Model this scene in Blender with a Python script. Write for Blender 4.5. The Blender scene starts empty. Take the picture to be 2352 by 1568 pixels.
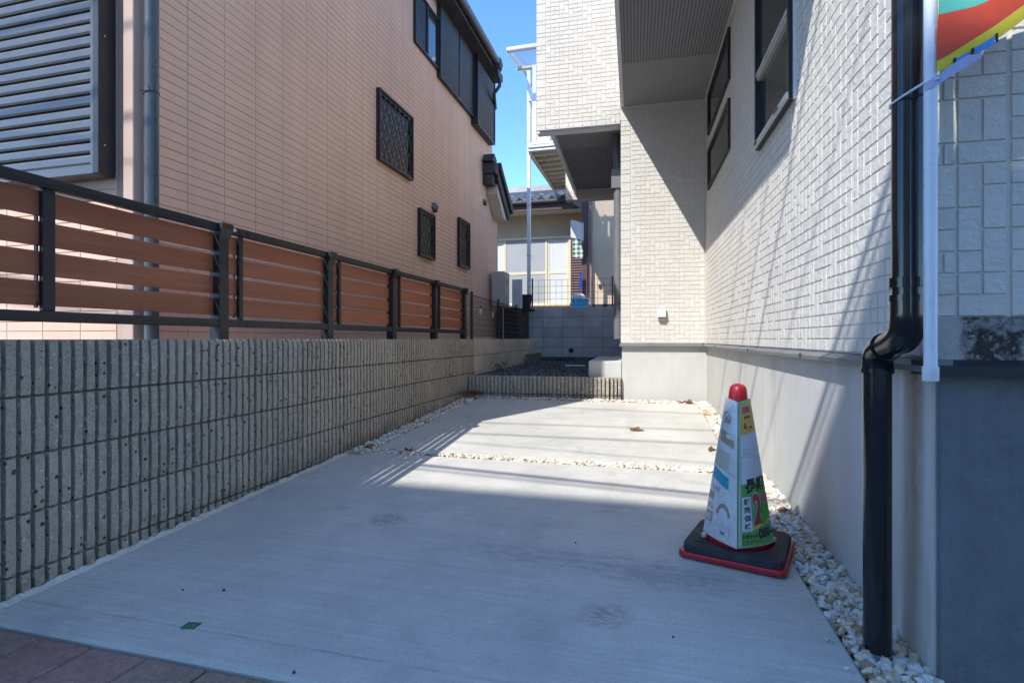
import bpy, bmesh, math, random
from mathutils import Vector, Matrix
random.seed(7)
S = bpy.context.scene
COL = S.collection
rad = math.radians
# ------------------------------------------------------------------ camera
EYE = Vector((0, 0, 0.88))
YAW = math.atan(329 / 1230)
cd = bpy.data.cameras.new('camera')
cd.sensor_width = 36; cd.lens = 36 * 1230 / 2352
cd.shift_y = -6 / 2352
cd.clip_start = 0.05; cd.clip_end = 1000
cam = bpy.data.objects.new('camera', cd); COL.objects.link(cam)
cam.location = EYE; cam.rotation_euler = (rad(90), 0, YAW)
S.camera = cam
# ------------------------------------------------------------------ light
TO_SUN = Vector((-1, -1.58, 1.95)).normalized()
W = bpy.data.worlds.new('World'); S.world = W; W.use_nodes = True
nt = W.node_tree
sky = nt.nodes.new('ShaderNodeTexSky'); sky.sky_type = 'NISHITA'; sky.sun_disc = False
sky.sun_elevation = math.asin(TO_SUN.z)
sky.sun_rotation = math.atan2(TO_SUN.x, TO_SUN.y)
sky.air_density = 1.0; sky.dust_density = 0.0; sky.ozone_density = 3.5; sky.altitude = 2500
bg = nt.nodes['Background']; bg.inputs[1].default_value = 0.15
hs = nt.nodes.new('ShaderNodeHueSaturation'); hs.inputs['Saturation'].default_value = 1.14
nt.links.new(sky.outputs[0], hs.inputs['Color']); nt.links.new(hs.outputs[0], bg.inputs[0])
sl = bpy.data.lights.new('sun', 'SUN'); sl.energy = 2.0; sl.angle = rad(0.5); sl.color = (1, 0.975, 0.94)
so = bpy.data.objects.new('sun', sl); COL.objects.link(so)
so.rotation_euler = (-TO_SUN).to_track_quat('-Z', 'Y').to_euler()
so.location = (-10, -15, 25)
S.view_settings.view_transform = 'Standard'; S.view_settings.look = 'None'
S.view_settings.exposure = 1.72; S.view_settings.gamma = 1
S.view_settings.use_curve_mapping = False
S.render.engine = 'CYCLES'
S.cycles.use_denoising = True
S.cycles.max_bounces = 8; S.cycles.diffuse_bounces = 5

# ------------------------------------------------------------------ helpers
def tag(o, label=None, cat=None, group=None, kind=None):
    if label: o['label'] = label
    if cat: o['category'] = cat
    if group: o['group'] = group
    if kind: o['kind'] = kind
    return o

def thing(name, label, cat, loc=(0, 0, 0), rz=0, group=None):
    o = bpy.data.objects.new(name, None); COL.objects.link(o)
    o.empty_display_size = 0.1
    o.location = loc; o.rotation_euler = (0, 0, rz)
    return tag(o, label, cat, group)

class MB:
    def __init__(s): s.v = []; s.f = []
    def add(s, vs, fs):
        n = len(s.v); s.v.extend(vs); s.f.extend([tuple(i + n for i in f) for f in fs]); return s
    def box(s, x0, x1, y0, y1, z0, z1):
        vs = [(x, y, z) for z in (z0, z1) for y in (y0, y1) for x in (x0, x1)]
        return s.add(vs, [(0, 2, 3, 1), (4, 5, 7, 6), (0, 1, 5, 4), (2, 6, 7, 3), (0, 4, 6, 2), (1, 3, 7, 5)])
    def cbox(s, x0, x1, y0, y1, z0, z1, c=0.004):
        X = (x0, x1); Y = (y0, y1); Z = (z0, z1); vs = []; idx = {}
        sg = lambda i: 1 if i == 0 else -1
        for k in (0, 1):
            for j in (0, 1):
                for i in (0, 1):
                    for a in range(3):
                        p = [X[i], Y[j], Z[k]]; q = [sg(i) * c, sg(j) * c, sg(k) * c]
                        for b in range(3):
                            if b != a: p[b] += q[b]
                        idx[(i, j, k, a)] = len(vs); vs.append(tuple(p))
        fs = []
        for a in range(3):
            b, d = (a + 1) % 3, (a + 2) % 3
            for e in (0, 1):
                q = []
                for (m, n) in ((0, 0), (1, 0), (1, 1), (0, 1)):
                    t = [0, 0, 0]; t[a] = e; t[b] = m; t[d] = n; q.append(idx[(*t, a)])
                fs.append(tuple(q))
            for m in (0, 1):
                for n in (0, 1):
                    t0 = [0, 0, 0]; t0[b] = m; t0[d] = n; t1 = list(t0); t1[a] = 1
                    fs.append((idx[(*t0, b)], idx[(*t1, b)], idx[(*t1, d)], idx[(*t0, d)]))
        for k in (0, 1):
            for j in (0, 1):
                for i in (0, 1): fs.append(tuple(idx[(i, j, k, a)] for a in range(3)))
        return s.add(vs, fs)
    def tube(s, pts, r, n=16, caps=True):
        pts = [Vector(p) for p in pts]; rs = r if isinstance(r, (list, tuple)) else [r] * len(pts)
        rings = []; up = None
        for i, p in enumerate(pts):
            a = pts[max(i - 1, 0)]; b = pts[min(i + 1, len(pts) - 1)]
            t = (b - a).normalized()
            if up is None:
                up = Vector((0, 0, 1)) if abs(t.z) < 0.9 else Vector((1, 0, 0))
            x = up - t * up.dot(t); x.normalize(); up = x; y = t.cross(x)
            k = 1.0
            if 0 < i < len(pts) - 1:
                c = (p - a).normalized().dot((b - p).normalized()); k = 1.0
            rings.append([tuple(p + (x * math.cos(2 * math.pi * j / n) + y * math.sin(2 * math.pi * j / n)) * rs[i] * k) for j in range(n)])
        vs = [q for rg in rings for q in rg]; fs = []
        for i in range(len(pts) - 1):
            for j in range(n):
                j2 = (j + 1) % n
                fs.append((i * n + j, i * n + j2, (i + 1) * n + j2, (i + 1) * n + j))
        if caps:
            fs.append(tuple(range(n - 1, -1, -1))); fs.append(tuple((len(pts) - 1) * n + j for j in range(n)))
        return s.add(vs, fs)
    def lathe(s, prof, cx=0, cy=0, n=32):
        vs = []; fs = []
        for (r, z) in prof:
            for j in range(n):
                a = 2 * math.pi * j / n; vs.append((cx + r * math.cos(a), cy + r * math.sin(a), z))
        for i in range(len(prof) - 1):
            for j in range(n):
                j2 = (j + 1) % n; fs.append((i * n + j, i * n + j2, (i + 1) * n + j2, (i + 1) * n + j))
        return s.add(vs, fs)
    def prism(s, poly, axis, a0, a1):
        # poly in the two other axes (in order), extruded along axis
        def P(q, a):
            p = list(q); p.insert(axis, a); return tuple(p)
        n = len(poly)
        vs = [P(q, a0) for q in poly] + [P(q, a1) for q in poly]
        fs = [tuple(range(n)), tuple(range(2 * n - 1, n - 1, -1))]
        for i in range(n): fs.append((i, (i + 1) % n, n + (i + 1) % n, n + i))
        return s.add(vs, fs)
    def bar(s, a, b, w, d, nrm=(0, 0, 1)):
        # rectangular bar from a to b, width w across, depth d along nrm
        a = Vector(a); b = Vector(b); t = (b - a).normalized(); n = Vector(nrm); n = (n - t * n.dot(t)).normalized(); x = t.cross(n)
        vs = []
        for p in (a, b):
            for (i, j) in ((-1, -1), (1, -1), (1, 1), (-1, 1)): vs.append(tuple(p + x * w / 2 * i + n * d / 2 * j))
        return s.add(vs, [(3, 2, 1, 0), (4, 5, 6, 7), (0, 1, 5, 4), (1, 2, 6, 5), (2, 3, 7, 6), (3, 0, 4, 7)])
    def mesh(s, name, mat=None, smooth=False, recalc=True, off=(0, 0, 0)):
        me = bpy.data.meshes.new(name)
        if any(off): s.v = [(x - off[0], y - off[1], z - off[2]) for x, y, z in s.v]
        me.from_pydata(s.v, [], s.f)
        if recalc:
            bm = bmesh.new(); bm.from_mesh(me); bmesh.ops.recalc_face_normals(bm, faces=bm.faces); bm.to_mesh(me); bm.free()
        if mat: me.materials.append(mat)
        if smooth:
            me.polygons.foreach_set('use_smooth', [True] * len(me.polygons))
            try: me.set_sharp_from_angle(angle=rad(40))
            except Exception: pass
        me.update(); return me
    def build(s, name, mat, parent=None, smooth=False, recalc=True, off=(0, 0, 0), label=None, kind=None):
        return inst(name, s.mesh(name, mat, smooth, recalc, off), parent, label=label, kind=kind)

def inst(name, me, parent=None, loc=(0, 0, 0), rz=0, label=None, kind=None, rot=None):
    o = bpy.data.objects.new(name, me); COL.objects.link(o)
    o.location = loc; o.rotation_euler = rot or (0, 0, rz)
    if parent: o.parent = parent
    if label: o['label'] = label
    if kind: o['kind'] = kind
    return o

def proj(p):
    # pixel size test in the photograph's frame (used only to rank pieces by visible size)
    x = p[0]; y = p[1]; z = p[2] - EYE.z
    c, s_ = math.cos(YAW), math.sin(YAW)
    d = -x * s_ + y * c
    if d < 0.2: return None
    return ((x * c + y * s_) / d, z / d, d)
def seen(p):
    q = proj(p)
    if not q: return 0
    if abs(q[0]) > 0.98 or abs(q[1]) > 0.67: return 0
    return 1 / q[2] ** 2

# ------------------------------------------------------------------ materials
class N:
    def __init__(s, name):
        s.m = bpy.data.materials.new(name); s.m.use_nodes = True; s.t = s.m.node_tree
        s.b = s.t.nodes['Principled BSDF']
    def n(s, ty, **kw):
        x = s.t.nodes.new('ShaderNode' + ty)
        for k, v in kw.items(): setattr(x, k, v)
        return x
    def l(s, a, b): s.t.links.new(a, b)
    def pos(s):
        if not hasattr(s, '_p'): s._p = s.n('NewGeometry')
        return s._p.outputs['Position']
    def island(s):
        s.pos(); return s._p.outputs['Random Per Island']
    def val(s, x, sock):
        if isinstance(x, (int, float)): sock.default_value = x
        elif isinstance(x, tuple): sock.default_value = x if len(x) == 4 or sock.type == 'VECTOR' else (*x, 1)
        else: s.l(x, sock)
    def math(s, op, a, b=0, c=None, clamp=False):
        x = s.n('Math', operation=op, use_clamp=clamp); s.val(a, x.inputs[0]); s.val(b, x.inputs[1])
        if c is not None: s.val(c, x.inputs[2])
        return x.outputs[0]
    def noise(s, scale, detail=4, rough=.55, stretch=None, dist=0):
        v = s.pos()
        if stretch:
            mp = s.n('Mapping'); mp.inputs['Scale'].default_value = stretch; s.l(v, mp.inputs['Vector']); v = mp.outputs[0]
        x = s.n('TexNoise'); s.l(v, x.inputs['Vector']); x.inputs['Scale'].default_value = scale
        x.inputs['Detail'].default_value = detail; x.inputs['Roughness'].default_value = rough; x.inputs['Distortion'].default_value = dist
        return x.outputs['Fac']
    def vor(s, scale, feature='F1', out='Distance', stretch=None):
        v = s.pos()
        if stretch:
            mp = s.n('Mapping'); mp.inputs['Scale'].default_value = stretch; s.l(v, mp.inputs['Vector']); v = mp.outputs[0]
        x = s.n('TexVoronoi', feature=feature); s.l(v, x.inputs['Vector']); x.inputs['Scale'].default_value = scale
        return x.outputs[out]
    def rmp(s, f, a, b, lo=0., hi=1.):
        x = s.n('MapRange'); x.clamp = True; s.val(f, x.inputs[0])
        for i, q in enumerate((a, b, lo, hi)): x.inputs[i + 1].default_value = q
        return x.outputs[0]
    def mix(s, f, a, b, mode='MIX'):
        x = s.n('Mix', data_type='RGBA', blend_type=mode); s.val(f, x.inputs[0]); s.val(a, x.inputs[6]); s.val(b, x.inputs[7])
        return x.outputs[2]
    def sep(s):
        x = s.n('SeparateXYZ'); s.l(s.pos(), x.inputs[0]); return x.outputs
    def objrand(s):
        oi = s.n('ObjectInfo'); a = s.math('ADD', oi.outputs['Random'], s.island()); return s.math('FRACT', a)
    def scale_col(s, col, f):
        x = s.n('VectorMath', operation='SCALE'); s.val(col, x.inputs[0]); s.val(f, x.inputs['Scale']); return x.outputs[0]
    def bump(s, h, strength=.3, dist=.01, prev=None):
        x = s.n('Bump'); x.inputs['Strength'].default_value = strength; x.inputs['Distance'].default_value = dist
        s.l(h, x.inputs['Height'])
        if prev is not None: s.l(prev, x.inputs['Normal'])
        return x.outputs[0]
    def done(s, col, rough=.6, nrm=None, metal=0, spec=.4, coat=0):
        s.val(col, s.b.inputs['Base Color']); s.val(rough, s.b.inputs['Roughness'])
        s.b.inputs['Metallic'].default_value = metal; s.b.inputs['Specular IOR Level'].default_value = spec
        if coat: s.b.inputs['Coat Weight'].default_value = coat; s.b.inputs['Coat Roughness'].default_value = .08
        if nrm is not None: s.l(nrm, s.b.inputs['Normal'])
        return s.m

def simple(name, col, rough=.6, var=.12, vs=3, bump=0, bs=60, bd=.004, rnd=0, metal=0, spec=.4, coat=0, streak=None):
    k = N(name)
    f = k.noise(vs, 5)
    m = k.rmp(f, .25, .75, 1 - var, 1 + var)
    if streak:
        m = k.math('MULTIPLY', m, k.rmp(k.noise(streak[0], 4, stretch=streak[1]), .3, .7, 1 - streak[2], 1 + streak[2]))
    if rnd: m = k.math('MULTIPLY', m, k.rmp(k.objrand(), 0, 1, 1 - rnd, 1 + rnd))
    c = k.scale_col(col, m)
    nr = k.bump(k.noise(bs, 4), bump, bd) if bump else None
    rr = k.rmp(k.noise(vs * 4, 3), .3, .7, max(.02, rough - .06), rough + .06)
    return k.done(c, rr, nr, metal, spec, coat)

M = {}
# concrete slab: pale broomed concrete with faint stains
k = N('slab_concrete')
b = k.rmp(k.noise(1.1, 6, .6), .3, .7, .86, 1.09)
b = k.math('MULTIPLY', b, k.rmp(k.noise(5.5, 6, .7, dist=.8), .3, .7, .93, 1.05))
fine = k.rmp(k.noise(120, 4, .7), .3, .7, .86, 1.12)
brush = k.noise(26, 5, .65, stretch=(.06, 2.6, 1), dist=.2)
b = k.math('MULTIPLY', b, fine); b = k.math('MULTIPLY', b, k.rmp(brush, .3, .7, .89, 1.08))
blot = k.rmp(k.noise(2.6, 5, .7, dist=.6), .56, .72, 0, 1)
c = k.scale_col((.515, .495, .44), b)
c = k.mix(k.math('MULTIPLY', blot, .6), c, (.34, .335, .31))
blot2 = k.math('MULTIPLY', k.rmp(k.noise(1.3, 7, .72, dist=1.0), .50, .62, 0, 1), k.rmp(k.noise(30, 4, .7, stretch=(.3, 1.5, 1)), .35, .65, .3, 1))
c = k.mix(k.math('MULTIPLY', blot2, .45), c, (.33, .325, .30))
def spot(c, x, y, rx, ry, col, amt, sc=60, seedoff=0, skew=0):
    xyz = k.sep()
    dx = k.math('SUBTRACT', xyz[0], x); dy = k.math('SUBTRACT', xyz[1], y)
    if skew: dx = k.math('ADD', dx, k.math('MULTIPLY', dy, skew))
    dx = k.math('DIVIDE', dx, rx); dy = k.math('DIVIDE', dy, ry)
    r2 = k.math('ADD', k.math('MULTIPLY', dx, dx), k.math('MULTIPLY', dy, dy))
    r2 = k.math('ADD', r2, k.rmp(k.noise(18, 5, .7), .3, .7, -.45, .45)); m = k.rmp(r2, 0.1, 1.2, 1, 0)
    m = k.math('MULTIPLY', m, k.rmp(k.noise(sc, 3, .7, stretch=(.6, 1.4, 1)), .42, .58, .15, 1))
    return k.mix(k.math('MULTIPLY', m, amt), c, col)
c = spot(c, -1.20, 2.254, .10, .085, (.15, .16, .17), .75, 70)
c = spot(c, -.15, 1.69, .085, .075, (.24, .20, .15), .75, 55)
c = spot(c, -1.5, 2.35, .05, .05, (.25, .26, .27), .45, 40)
c = spot(c, -.25, 2.05, .62, .10, (.28, .28, .275), .62, 24)
c = spot(c, .05, 1.98, .28, .10, (.26, .26, .25), .62, 30)
c = spot(c, -1.0, 2.15, .55, .05, (.33, .33, .33), .40, 14)
c = spot(c, -.85, 1.55, .09, .28, (.37, .36, .34), .50, 12, skew=-.5)
c = spot(c, -.95, 1.66, .08, .30, (.38, .375, .36), .45, 12, skew=-.3)
c = spot(c, -.35, 1.55, .06, .07, (.33, .32, .28), .6, 20)
c = spot(c, -.24, 3.15, .035, .45, (.41, .37, .30), .55, 9)
c = spot(c, -.20, 4.6, .05, .8, (.41, .37, .30), .55, 7)
c = spot(c, -1.75, 2.2, .22, .6, (.40, .39, .36), .5, 7)
# trowelled front border line
yy = k.sep()[1]
wob = k.math('ADD', yy, k.rmp(k.noise(3, 2), 0, 1, -.008, .008))
ln = k.math('ABSOLUTE', k.math('SUBTRACT', wob, 1.315))
lm = k.math('MULTIPLY', k.rmp(ln, .002, .006, 1, 0), k.rmp(k.noise(7, 3), .4, .6, .1, .8))
c = k.mix(lm, c, (.27, .27, .26))
pits = k.rmp(k.vor(55), .0, .09, 1, 0)
pits = k.math('MULTIPLY', pits, k.rmp(k.noise(9, 2), .55, .62, 0, 1))
c = k.mix(k.math('MULTIPLY', pits, .6), c, (.16, .15, .14))
nr = k.bump(brush, .22, .004); nr = k.bump(k.noise(220, 3), .12, .003, nr)
M['slab'] = k.done(c, .72, nr, spec=.35)

# smooth foundation concrete
k = N('foundation_concrete')
b = k.rmp(k.noise(1.6, 6, .62), .3, .7, .88, 1.08)
b = k.math('MULTIPLY', b, k.rmp(k.noise(16, 4, .6, stretch=(1, 1, .12)), .3, .7, .965, 1.03))
c = k.scale_col((.50, .495, .46), b)
dr = k.math('MULTIPLY', k.rmp(k.noise(9, 4, .6, stretch=(1, 1, .10)), .57, .66, 0, 1), k.rmp(k.noise(2.2, 2), .48, .58, 0, .45))
c = k.mix(dr, c, (.35, .32, .27))
wt = k.math('MULTIPLY', k.rmp(k.noise(8, 4, .6, stretch=(1, 1, .08)), .62, .67, 0, 1), k.rmp(k.noise(2.9, 2), .5, .6, 0, .5))
c = k.mix(wt, c, (.66, .65, .62))
xyz = k.sep()
msk = k.math('MULTIPLY', k.rmp(xyz[0], .60, .62, 0, 1), k.rmp(xyz[2], .15, .75, .35, 1))
def vst(c, y, wd, col, amt):
    e = k.math('ABSOLUTE', k.math('SUBTRACT', k.math('ADD', xyz[1], k.rmp(k.noise(6, 3, .6, stretch=(1, 1, .3)), .3, .7, -.012, .012)), y))
    m = k.math('MULTIPLY', k.rmp(e, wd * .3, wd, 1, 0), msk); m = k.math('MULTIPLY', m, k.rmp(k.noise(40, 4, .7), .35, .6, .35, 1))
    return k.mix(k.math('MULTIPLY', m, amt), c, col)
c = vst(c, 1.685, .035, (.24, .20, .155), .8); c = vst(c, 1.635, .020, (.66, .66, .64), .45); c = vst(c, 1.60, .014, (.64, .64, .63), .25); c = vst(c, 2.05, .05, (.60, .59, .56), .35); c = vst(c, 2.2, .07, (.36, .34, .31), .4)
nr = k.bump(k.noise(90, 4), .10, .004); nr = k.bump(k.noise(2.5, 3), .25, .02, nr)
M['found'] = k.done(c, .7, nr, spec=.3)
k = N('shade_tinted_foundation')
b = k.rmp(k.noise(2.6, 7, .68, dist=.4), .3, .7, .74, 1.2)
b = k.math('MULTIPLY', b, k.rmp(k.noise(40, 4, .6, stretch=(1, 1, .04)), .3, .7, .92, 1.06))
c = k.scale_col((.15, .17, .185), b)  # same concrete as the side; the front's blue shade is put into the colour
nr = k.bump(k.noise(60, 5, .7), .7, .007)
M['found_shade_tint'] = k.done(c, .75, nr, spec=.3)

# split-face ribbed block
k = N('split_face_block')
b = k.rmp(k.noise(30, 5, .65), .3, .7, .80, 1.14)
b = k.math('MULTIPLY', b, k.rmp(k.noise(170, 4, .75), .32, .68, .50, 1.40))
b = k.math('MULTIPLY', b, k.rmp(k.objrand(), 0, 1, .86, 1.10))
c = k.scale_col((.385, .338, .275), b)
big = k.rmp(k.noise(1.3, 3), .35, .65, 0, .5)
c = k.mix(big, c, (.43, .37, .28))
st_ = k.math('MULTIPLY', k.rmp(k.noise(3.2, 4, .6, stretch=(1, 1, .35)), .55, .70, 0, .42), k.rmp(k.sep()[1], 2.3, 3.2, 0, 1))
c = k.mix(st_, c, (.27, .20, .12))
zr_ = k.math('SUBTRACT', k.sep()[2], k.math('MULTIPLY', k.math('SUBTRACT', k.sep()[1], 1.2), .042))
dirt = k.math('MULTIPLY', k.rmp(k.math('ADD', zr_, k.rmp(k.noise(9, 4, .6), .3, .7, -.07, .07)), .0, .10, 1, 0), .6)
c = k.mix(dirt, c, (.15, .125, .09))
d1 = k.vor(46); sel = k.vor(46, out='Color')
sp = k.n('SeparateColor'); k.l(sel, sp.inputs[0])
wm = k.math('MULTIPLY', k.rmp(d1, .25, .42, 1, 0), k.rmp(sp.outputs[0], .72, .75, 0, 1))
c = k.mix(k.math('MULTIPLY', wm, .85), c, (.66, .65, .62))
dm = k.math('MULTIPLY', k.rmp(d1, .22, .36, 1, 0), k.rmp(sp.outputs[1], .86, .88, 0, 1))
c = k.mix(k.math('MULTIPLY', dm, .95), c, (.035, .032, .03))
d2 = k.vor(150); sel2 = k.vor(150, out='Color'); sp2 = k.n('SeparateColor'); k.l(sel2, sp2.inputs[0])
c = k.mix(k.math('MULTIPLY', k.rmp(d2, .2, .5, .8, 0), k.rmp(sp2.outputs[0], .7, .75, 0, 1)), c, (.52, .50, .46))
c = k.mix(k.math('MULTIPLY', k.rmp(d2, .2, .5, .8, 0), k.rmp(sp2.outputs[1], .82, .86, 0, 1)), c, (.10, .095, .09))
h = k.math('ADD', k.noise(80, 5, .7), k.math('MULTIPLY', dm, -1.2)); h = k.math('ADD', h, k.math('MULTIPLY', wm, .3))
nr = k.bump(h, .85, .006)
M['split'] = k.done(c, .85, nr, spec=.2)
M['mortar'] = simple('block_mortar', (.13, .122, .11), .9, .2, 8, .4, 60)
M['block'] = simple('plain_block', (.56, .51, .43), .85, .18, 5, .35, 130, .003, rnd=.10)
M['block_grey'] = simple('grey_block', (.44, .45, .45), .85, .2, 4, .4, 110, .003, rnd=.10)

# white rock-face siding
k = N('white_siding')
b = k.rmp(k.objrand(), 0, 1, .955, 1.03)
b = k.math('MULTIPLY', b, k.rmp(k.noise(.9, 4), .3, .7, .95, 1.04))
b = k.math('MULTIPLY', b, k.rmp(k.noise(90, 3), .3, .7, .96, 1.03))
c = k.scale_col((.60, .572, .515), b)
rock = k.noise(38, 5, .62)
nr = k.bump(rock, .6, .010); nr = k.bump(k.noise(170, 3), .2, .003, nr)
M['white'] = k.done(c, .65, nr, spec=.3)
M['white_joint'] = simple('white_siding_joint', (.60, .56, .50), .8, .08, 6)
# pink siding
k = N('pink_siding')
b = k.rmp(k.objrand(), 0, 1, .975, 1.02)
b = k.math('MULTIPLY', b, k.rmp(k.noise(.8, 4), .3, .7, .94, 1.05))
b = k.math('MULTIPLY', b, k.rmp(k.noise(5, 5, .6, stretch=(1, 1, .08)), .3, .7, .92, 1.04))
c = k.scale_col((.79, .525, .385), b)
nr = k.bump(k.noise(150, 4, .6), .35, .003); nr = k.bump(k.noise(35, 2), .12, .006, nr)
M['pink'] = k.done(c, .6, nr, spec=.3)
M['pink_joint'] = simple('pink_siding_joint', (.50, .35, .26), .8, .08, 6)
M['pink_trim'] = simple('pink_trim', (.52, .375, .305), .5, .06, 3)
# wood-look planks
k = N('plank_wood')
g = k.noise(34, 6, .62, stretch=(.6, .05, 1.0), dist=.3)
g2 = k.noise(160, 4, .6, stretch=(.5, .03, 1))
c = k.mix(k.rmp(g, .3, .7), (.28, .085, .042), (.40, .138, .066))
c = k.mix(k.rmp(g2, .35, .65, .45, 0), c, (.19, .062, .028))
c = k.scale_col(c, k.rmp(k.objrand(), 0, 1, .94, 1.07))
M['plank'] = k.done(c, .5, k.bump(g2, .15, .002), spec=.4)
M['black_alu'] = simple('black_aluminium', (.020, .020, .022), .42, .15, 6, .12, 300, .001, spec=.4)
M['black_plastic'] = simple('black_plastic', (.015, .016, .018), .13, .15, 5, spec=.5)
M['dark_glass'] = simple('dark_glass', (.03, .036, .036), .04, .1, 2, spec=1.0)
M['dark_glass'].node_tree.nodes['Principled BSDF'].inputs['IOR'].default_value = 2.0
M['screen'] = simple('window_screen', (.035, .04, .045), .5, .1, 2)
M['grey_glass'] = simple('frosted_glass', (.02, .021, .023), .25, .3, 6, spec=.35)
M['silver'] = simple('silver_aluminium', (.56, .57, .58), .35, .06, 5, metal=.25)
M['hood'] = simple('bronze_hood', (.16, .145, .13), .35, .06, 5, metal=.4)
M['shutter'] = simple('bronze_shutter', (.028, .027, .027), .45, .1, 4, spec=.45)
M['shutter_blue'] = simple('steel_shutter', (.095, .102, .11), .35, .10, 4, spec=.5)
M['grey_pipe'] = simple('grey_pipe', (.075, .088, .10), .3, .1, 4, spec=.5)
M['gutter'] = simple('grey_gutter', (.09, .09, .095), .4, .12, 4, spec=.5)
M['roof_dark'] = simple('dark_fascia', (.05, .048, .05), .6, .2, 5)
M['cream'] = simple('cream_paint', (.62, .55, .45), .6, .06, 3)
M['soffit_plain'] = simple('soffit_panel', (.235, .245, .26), .6, .05, 3)
k = N('perforated_soffit')
tc = k.n('TexCoord'); sx = k.n('SeparateXYZ'); k.l(tc.outputs['Object'], sx.inputs[0])
def dots(px, py, r):
    fx = k.math('SUBTRACT', k.math('FRACT', k.math('DIVIDE', sx.outputs[0], px)), .5)
    fy = k.math('SUBTRACT', k.math('FRACT', k.math('DIVIDE', sx.outputs[1], py)), .5)
    fx = k.math('MULTIPLY', fx, px); fy = k.math('MULTIPLY', fy, py)
    return k.rmp(k.math('SQRT', k.math('ADD', k.math('MULTIPLY', fx, fx), k.math('MULTIPLY', fy, fy))), r * .8, r * 1.2, 1, 0)
dm = dots(.0265, .0265, .0072)
c = k.mix(dm, (.235, .245, .26), (.02, .02, .02))
M['soffit_perf'] = k.done(c, .6, k.bump(k.math('SUBTRACT', 1, dm), .4, .003), spec=.3)
k = N('slotted_soffit')
tc = k.n('TexCoord'); sx = k.n('SeparateXYZ'); k.l(tc.outputs['Object'], sx.inputs[0])
fx = k.math('FRACT', k.math('DIVIDE', sx.outputs[0], .038))
lm = k.math('MULTIPLY', k.rmp(fx, .70, .78, 0, 1), k.rmp(fx, .94, 1.0, 1, 0))
c = k.mix(lm, (.235, .245, .26), (.06, .06, .06))
M['soffit_slot'] = k.done(c, .6, k.bump(k.math('SUBTRACT', 1, lm), .4, .004), spec=.3)
M['flash'] = simple('grey_flashing', (.14, .145, .15), .45, .12, 6, spec=.45)
M['flash_black'] = simple('black_flashing', (.02, .022, .026), .4, .12, 6, spec=.45)
k = N('old_base_board')
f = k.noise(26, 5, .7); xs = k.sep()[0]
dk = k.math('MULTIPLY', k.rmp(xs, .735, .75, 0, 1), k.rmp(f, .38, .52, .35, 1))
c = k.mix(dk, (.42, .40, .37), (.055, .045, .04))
c = k.mix(k.rmp(k.noise(60, 4), .6, .7, 0, .6), c, (.50, .49, .46))
M['old_board'] = k.done(c, .9, k.bump(f, .8, .01), spec=.2)
# gravel
k = N('white_gravel')
r = k.island()
cr = k.n('ValToRGB'); k.l(r, cr.inputs[0]); e = cr.color_ramp; e.interpolation = 'CONSTANT'
e.elements[0].position = 0; e.elements[0].color = (.66, .64, .59, 1)
e.elements[1].position = .34; e.elements[1].color = (.56, .54, .49, 1)
for p_, c_ in ((.52, (.62, .52, .37)), (.68, (.50, .39, .25)), (.80, (.64, .57, .45)), (.92, (.36, .25, .15)), (.97, (.30, .21, .14))):
    q = e.elements.new(p_); q.color = (*c_, 1)
c = k.scale_col(cr.outputs[0], k.rmp(k.noise(90, 4), .3, .7, .82, 1.1))
M['gravel'] = k.done(c, .75, k.bump(k.noise(140, 4), .4, .003), spec=.3)
k = N('dark_gravel')
c = k.scale_col((.105, .108, .115), k.rmp(k.island(), 0, 1, .5, 1.7))
M['gravel_dark'] = k.done(c, .8, k.bump(k.noise(140, 4), .4, .003), spec=.3)
M['soil'] = simple('gravel_soil', (.20, .17, .13), .95, .3, 20, .6, 90)
M['soil_dark'] = simple('dark_soil', (.05, .05, .05), .95, .3, 20, .6, 90)
M['earth'] = simple('earth', (.20, .18, .15), .95, .25, 2, .4, 30)
M['asphalt'] = simple('pale_asphalt', (.17, .168, .16), .9, .2, 3, .5, 180, .004)
# pavers
def paver(name, col):
    k = N(name)
    b = k.rmp(k.noise(60, 5, .7), .3, .7, .7, 1.25)
    b = k.math('MULTIPLY', b, k.rmp(k.noise(3, 3), .3, .7, .85, 1.12))
    w = k.n('TexWave', wave_type='BANDS', bands_direction='Y'); k.l(k.pos(), w.inputs['Vector'])
    w.inputs['Scale'].default_value = 62; w.inputs['Distortion'].default_value = 2.5; w.inputs['Detail'].default_value = 3; w.inputs['Detail Scale'].default_value = 4
    b = k.math('MULTIPLY', b, k.rmp(w.outputs[1], .2, .7, .78, 1.06))
    return k.done(k.scale_col(col, b), .85, k.bump(w.outputs[1], .5, .004), spec=.25)
M['paver_red'] = paver('red_paver', (.34, .20, .17))
M['paver_brown'] = paver('brown_paver', (.33, .225, .175))
M['joint_sand'] = simple('joint_sand', (.10, .09, .08), .95, .2, 30, .5, 150)
# house behind
M['beige'] = simple('beige_render', (.50, .385, .265), .9, .07, 2, .35, 110, .004)
M['beige_light'] = simple('light_beige_render', (.60, .47, .34), .9, .06, 2, .35, 90, .004)
M['cream_frame'] = simple('cream_window_frame', (.70, .62, .44), .45, .05, 4)
M['curtain'] = simple('pale_curtain', (.62, .64, .62), .35, .06, 3, spec=.6, streak=(30, (1, 1, .02), .05))
M['screen_grey'] = simple('grey_insect_screen', (.36, .37, .37), .6, .05, 2)
M['brown_metal'] = simple('brown_metal', (.085, .055, .055), .5, .12, 5)
M['brown_light'] = simple('brown_pipe', (.22, .15, .14), .5, .1, 5)
M['kawara'] = simple('grey_roof_tile', (.15, .155, .165), .38, .25, 9, .2, 60, rnd=.25, spec=.5)
M['white_paint'] = simple('white_aluminium', (.72, .73, .74), .4, .06, 4, spec=.45)
M['cream_deck'] = simple('cream_deck', (.56, .49, .38), .6, .1, 4)
k = N('canopy_polycarbonate')
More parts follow.
